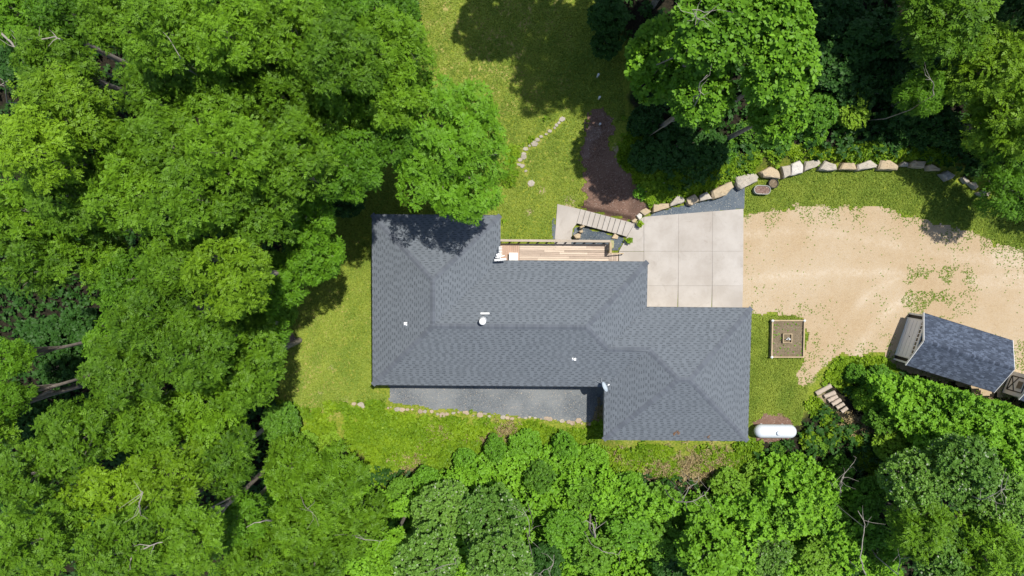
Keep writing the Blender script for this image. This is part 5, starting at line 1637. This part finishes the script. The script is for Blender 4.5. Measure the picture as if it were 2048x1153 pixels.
snag([(1365, 1003, 4.0), (1378, 975, 4.6), (1392, 968, 4.8), (1398, 953, 5.0)], 0.055, 'second dead grey branch reaching up to the dry weeds', 5, 5)
snag([(1190, 1075, 3.5), (1187, 1060, 4.6), (1184, 1046, 5.2)], 0.15, 'broken pale stump sticking out of the thicket', 3, 6, 'dead_tree')
snag([(1182, 1088, 4.2), (1205, 1103, 5.0), (1235, 1110, 5.2), (1242, 1100, 5.3)], 0.045, 'thin looped bare branch below the broken stump', 3, 7)
snag([(1062, 1150, 6.0), (1080, 1148, 7.5), (1106, 1130, 8.2), (1108, 1110, 8.6)], 0.06, 'curling bare branch at the bottom edge by the grey-green tree', 8, 8, 'dead_tree')
snag([(1058, 1070, 7.0), (1057, 1040, 8.2), (1045, 1018, 8.6)], 0.05, 'thin bare branch standing out of the grey-green trees', 5, 9)
snag([(0, 55, 10.0), (30, 95, 11.5), (60, 78, 12.8), (110, 74, 13.2), (125, 80, 13.4)], 0.12, 'bare grey branch over the dark gap in the top left corner', 9, 10, 'dead_tree')
snag([(14, 205, 14.0), (12, 180, 15.5), (5, 160, 16.2)], 0.06, 'thin bare branch at the left edge above the yellow walnuts', 5, 12)
snag([(372, 136, 16.0), (362, 118, 17.6), (358, 111, 17.9)], 0.09, 'short pale bare stub on the upper left walnuts', 1, 13)
snag([(205, 1105, 13), (240, 1105, 15), (265, 1107, 15.4), (300, 1092, 15.6), (325, 1085, 15.8)], 0.12, 'thick pale forked limb in the lower left crowns', 6, 14)
snag([(272, 1040, 13.5), (278, 1005, 15.6), (286, 985, 16.0)], 0.08, 'bare upright branch in the large lower left walnut', 7, 15)
snag([(555, 1035, 5.0), (535, 1041, 8.0), (520, 1045, 9.0)], 0.17, 'stubby pale trunk in a gap between the lower walnuts', 1, 16, 'dead_tree')
snag([(600, 990, 6), (612, 1015, 7.6), (625, 1025, 8)], 0.06, 'thin bare branch in the walnut south of the bank', 4, 17)
snag([(700, 1072, 6), (730, 1080, 7), (760, 1083, 7.2)], 0.06, 'bare branch beside the walnut next to the grey-green trees', 4, 18)
snag([(870, 1140, 8), (885, 1132, 9.2), (912, 1128, 9.5), (908, 1112, 9.8)], 0.05, 'bare forked twig at the bottom edge in the grey-green trees', 5, 19)
snag([(1400, 190, 14.0), (1400, 165, 16.0), (1415, 150, 16.4)], 0.06, 'bare twig rising through the bright oak', 5, 20)
snag([(1400, 40, 15.5), (1385, 20, 17.2), (1420, 25, 17.4)], 0.06, 'bundle of bare grey twigs in the big oak at the top', 10, 21)
snag([(1868, 190, 8.6), (1866, 165, 9.8), (1850, 150, 10.2)], 0.05, 'bare twig beside the small sunlit tree', 3, 22)
snag([(1960, 1000, 7.6), (1985, 990, 8.6), (2010, 975, 9.0)], 0.07, 'brown bare twigs in the olive tree at the right edge', 10, 23)

# ------------------------------------------------------------------ grass, weeds, undergrowth
HOUSE_PX = [(760, 445), (985, 445), (985, 535), (1280, 535), (1280, 628), (1485, 628), (1480, 868), (1222, 868), (1222, 758), (760, 758)]
HP = pxpoly(HOUSE_PX)
KEEPOUT = [HP, pxpoly(MULCH_PX, None), pxpoly(DRIVE_PX, None), pxpoly([(778, 778), (1200, 778), (1185, 846), (1080, 834), (950, 822), (850, 812), (775, 804)], None),
           pxpoly([(1285, 438), (1340, 412), (1430, 396), (1465, 372), (1492, 352), (1491, 419)], None), pxpoly([(1110, 405), (1165, 416), (1300, 434), (1490, 415), (1490, 640), (1000, 530), (1000, 486), (1108, 486)], None),
           pxpoly([(1505, 845), (1530, 828), (1586, 838), (1592, 880), (1510, 880)], None), pxpoly([(1541, 640), (1610, 640), (1610, 716), (1541, 716)], None),
           pxpoly([(1800, 640), (1850, 635), (2020, 690), (1985, 790), (1800, 725)], None), pxpoly([(558, 672), (575, 663), (592, 671), (596, 684), (588, 693), (560, 692)], None)]
CLEAR_SPOTS = [(o.location.x, o.location.y, 0.32) for o in C.objects if o.name.startswith(('edging_stone', 'border_stone', 'lawn_stone'))]
CLEAR_SPOTS += [(o.location.x, o.location.y, 0.75) for o in C.objects if o.name.split('.')[0] == 'log']
CLEAR_SPOTS = CLEAR_SPOTS + [(x_ + 0.5, y_ - 0.3, r_) for x_, y_, r_ in CLEAR_SPOTS if r_ > 0.5]
def scatter(pts, n, seed, keep=KEEPOUT, slack=0.0, noise=None, ragged=False):
    rng = np.random.RandomState(seed)
    poly = pxpoly(pts, None)
    xs = [p.x for p in poly]; ys = [p.y for p in poly]
    x = rng.uniform(min(xs), max(xs), n * 3); y = rng.uniform(min(ys), max(ys), n * 3)
    m = d_poly(x, y, poly) + 1.1 * fnoise(x, y, 1.6, seed + 5) + 0.4 * rng.uniform(-1, 1, len(x)) > (0.35 if ragged else -9)
    if not ragged: m = in_poly(x, y, poly)
    for sx, sy, sr in CLEAR_SPOTS:
        m &= (np.hypot(x - sx, y - sy) > sr) | (rng.uniform(0, 1, len(x)) < 0.08)
    for k in keep:
        m &= d_poly(x, y, k) < slack
    if noise:
        m &= fnoise(x, y, noise[0], noise[1]) + rng.uniform(-0.25, 0.25, len(x)) > noise[2]
    x, y = x[m][:n], y[m][:n]
    return np.stack([x, y, zt(x, y)], 1)
def stuff(name, parts, mat, label, kind='stuff'):
    V = []; Q = []; T = []; n = 0
    for v, q, t_ in parts:
        V.append(v); Q.append(q + n); T.append(t_); n += len(v)
    me = quad_mesh(name, np.concatenate(V), np.concatenate(Q), mat, np.concatenate(T))
    return tag(link(name, me), label, name.replace('_', ' '), kind=kind)
def up(n, rng, k=0.25): return rng.normal(0, k, (n, 3)) + np.array([0, 0, 1.0])
LAWNS = [[(846, -40), (1190, -40), (1190, 60), (1240, 110), (1250, 240), (1170, 260), (1165, 420), (1110, 430), (1105, 484), (1003, 484), (1000, 430), (740, 430), (690, 300), (800, 150)],
         [(560, 400), (745, 400), (745, 785), (775, 790), (770, 812), (560, 820)], [(1495, 620), (1540, 615), (1612, 640), (1620, 760), (1600, 850), (1495, 850)],
         [(1490, 370), (1540, 350), (1600, 338), (1850, 335), (1960, 390), (2060, 450), (2060, 510), (1900, 450), (1800, 425), (1600, 415), (1490, 430)]]
gparts = []
for i, (lp, n) in enumerate(zip(LAWNS, (26000, 15000, 7000, 11000))):
    rng = np.random.RandomState(500 + i)
    P = scatter(lp, n, 510 + i)
    rt = np.clip(0.5 + 0.9 * fnoise(P[:, 0], P[:, 1], 1.3, 77) + 0.6 * fnoise(P[:, 0], P[:, 1], 4.0, 79) + 0.22 * np.sin((P[:, 0] * 0.8 - P[:, 1] * 0.6) * 4.2) + (0.08 if i == 1 else (-0.3 if i == 3 else 0)), 0, 1)
    gparts.append(rosettes(P, up(len(P), rng), 4, 0.12, DIA, rng, 25, 80, 0.2, rt=rt))
stuff('lawn_grass', gparts, M['grass'], 'short yellow-green lawn grass around the house')

WEED_ZONES = [([(555, 800), (700, 805), (800, 815), (950, 828), (1080, 840), (1185, 852), (1215, 870), (1215, 890), (1500, 888), (1520, 900), (1500, 980), (1350, 960), (1180, 950), (1000, 950), (880, 985), (760, 980), (640, 930), (560, 890)], 20000, None),
              ([(1606, 800), (1640, 750), (1690, 715), (1760, 715), (1800, 740), (1760, 800), (1700, 830), (1780, 900), (1740, 960), (1690, 900), (1600, 880), (1610, 840)], 4200, None),
              ([(1003, 490), (1010, 300), (1110, 236), (1165, 260), (1140, 240), (1060, 300), (1040, 330), (1020, 400)], 1500, None),
              ([(1420, 370), (1480, 350), (1540, 335), (1600, 325), (1760, 318), (1900, 330), (1900, 290), (1600, 280), (1420, 300)], 4200, None),
              ([(1265, 380), (1230, 300), (1240, 230), (1330, 260), (1430, 310), (1430, 380), (1330, 400), (1295, 415)], 3000, None)]
wparts = []
for i, (zp_, n, _) in enumerate(WEED_ZONES):
    rng = np.random.RandomState(600 + i)
    P = scatter(zp_, n, 610 + i, noise=(1.4, 33, -0.16), ragged=True)
    P[:, 2] += rng.uniform(0.03, 0.42, len(P)) * (0.6 + 0.8 * np.clip(fnoise(P[:, 0], P[:, 1], 1.8, 71), -0.5, 1))
    rt = np.clip(0.5 + 1.3 * fnoise(P[:, 0], P[:, 1], 1.5, 78), 0, 1)
    wparts.append(rosettes(P, up(len(P), rng, 0.4), 6, 0.21, DIA, rng, 35, 92, 0.25, rt=rt))
# tufts creeping into the gravel edge and a weedy patch on the drive
rng = np.random.RandomState(650)
P = scatter(DRIVE_PX, 34000, 651, keep=[pxpoly([(1800, 640), (1850, 635), (2020, 690), (1985, 790), (1800, 725)], None), pxpoly([(1288, 430), (1489, 415), (1489, 640), (1288, 640)], None)])
dd = d_poly(P[:, 0], P[:, 1], pxpoly(DRIVE_PX, None))
ppx, ppy = to_px(P[:, 0], P[:, 1], P[:, 2])
patch = np.exp(-(((ppx - 1850) / 55) ** 2 + ((ppy - 590) / 40) ** 2)) + np.exp(-(((ppx - 1900) / 40) ** 2 + ((ppy - 560) / 18) ** 2))
pr = np.exp(-np.maximum(dd - 0.1, 0) / 0.7) * 1.2 * (fnoise(P[:, 0], P[:, 1], 0.9, 19) > 0.05) + 4.0 * patch * (fnoise(P[:, 0], P[:, 1], 0.9, 15) > 0.0) + 0.02 * (fnoise(P[:, 0], P[:, 1], 0.8, 29) > 0.45)
P = P[rng.uniform(0, 1, len(P)) < pr * 0.75]
wparts.append(rosettes(P + np.array([0, 0, 0.04]), up(len(P), rng, 0.3), 5, 0.055, DIA, rng, 30, 85, rt=rng.uniform(0, 0.4, len(P))))
stuff('weeds', wparts, M['weed'], 'yellow-green weeds on the banks and along the gravel edge')

sparts = []
for k, (bx_, by_, br_) in enumerate(BARES):
    if by_ < 810 or br_ < 16: continue
    rg = np.random.RandomState(900 + k)
    b = gp(bx_, by_); n = int(br_ * 9)
    x = b.x + rg.normal(0, br_ * 0.026, n); y = b.y + rg.normal(0, br_ * 0.018, n)
    P = np.stack([x, y, zt(x, y) + rg.uniform(0.02, 0.25, n)], 1)
    ok = np.ones(n, bool)
    for kk in KEEPOUT: ok &= ~in_poly(x, y, kk)
    P = P[ok]
    if len(P): sparts.append(rosettes(P, up(len(P), rg, 0.6), 6, 0.22, tpl_diamond(0.22), rg, 30, 95))
stuff('dry_grass', sparts, M['straw'], 'tan dry grass patches among the weeds')
uparts = []
rng = np.random.RandomState(700)
x = rng.uniform(-40, 40, 40000); y = rng.uniform(-30, 25, 40000)
m = d_poly(x, y, CLEARW) < -0.3
for k in KEEPOUT: m &= ~in_poly(x, y, k)
m &= fnoise(x, y, 2.5, 44) > -0.8
for sx, sy, sr in CLEAR_SPOTS: m &= np.hypot(x - sx, y - sy) > sr
x, y = x[m][:20000], y[m][:20000]
P = np.stack([x, y, zt(x, y) + rng.uniform(0.1, 0.7, len(x))], 1)
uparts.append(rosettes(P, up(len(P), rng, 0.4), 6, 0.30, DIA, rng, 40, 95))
for k, zp_ in enumerate(([(560, 920), (700, 950), (800, 965), (900, 925), (1000, 885), (1190, 885), (1230, 950), (1350, 975), (1490, 960), (1520, 900), (1600, 900), (1680, 960), (1760, 1060), (1760, 1200), (560, 1200)],
                        [(1690, 740), (1800, 745), (1990, 800), (2100, 850), (2100, 1000), (1850, 950), (1780, 870)])):
    rg = np.random.RandomState(720 + k)
    Pt = scatter(zp_, (24000, 6000)[k], 730 + k)
    Pt[:, 2] += (0.5 + 3.9 * np.sqrt(rg.uniform(0, 1, len(Pt)))) * np.clip((to_px(Pt[:, 0], Pt[:, 1], Pt[:, 2])[1] - (850 if k == 0 else 640)) / 110, 0.15, 1) * np.clip(0.8 + 0.5 * fnoise(Pt[:, 0], Pt[:, 1], 1.5, 81 + k), 0.2, 1.2)
    tparts = [rosettes(Pt, up(len(Pt), rg, 0.4), 7, 0.22, DIA, rg, 35, 95, rt=np.clip(0.5 + 0.9 * fnoise(Pt[:, 0], Pt[:, 1], 1.7, 87 + k), 0, 1))]
    stuff('thicket_plants', tparts, M['brush'], ('leafy green undergrowth between the shrubs south of the house', 'leafy green undergrowth between the shrubs beside the shed')[k])
stuff('undergrowth', uparts, M['shade_dark_shrub'], 'dark leafy undergrowth on the forest floor')
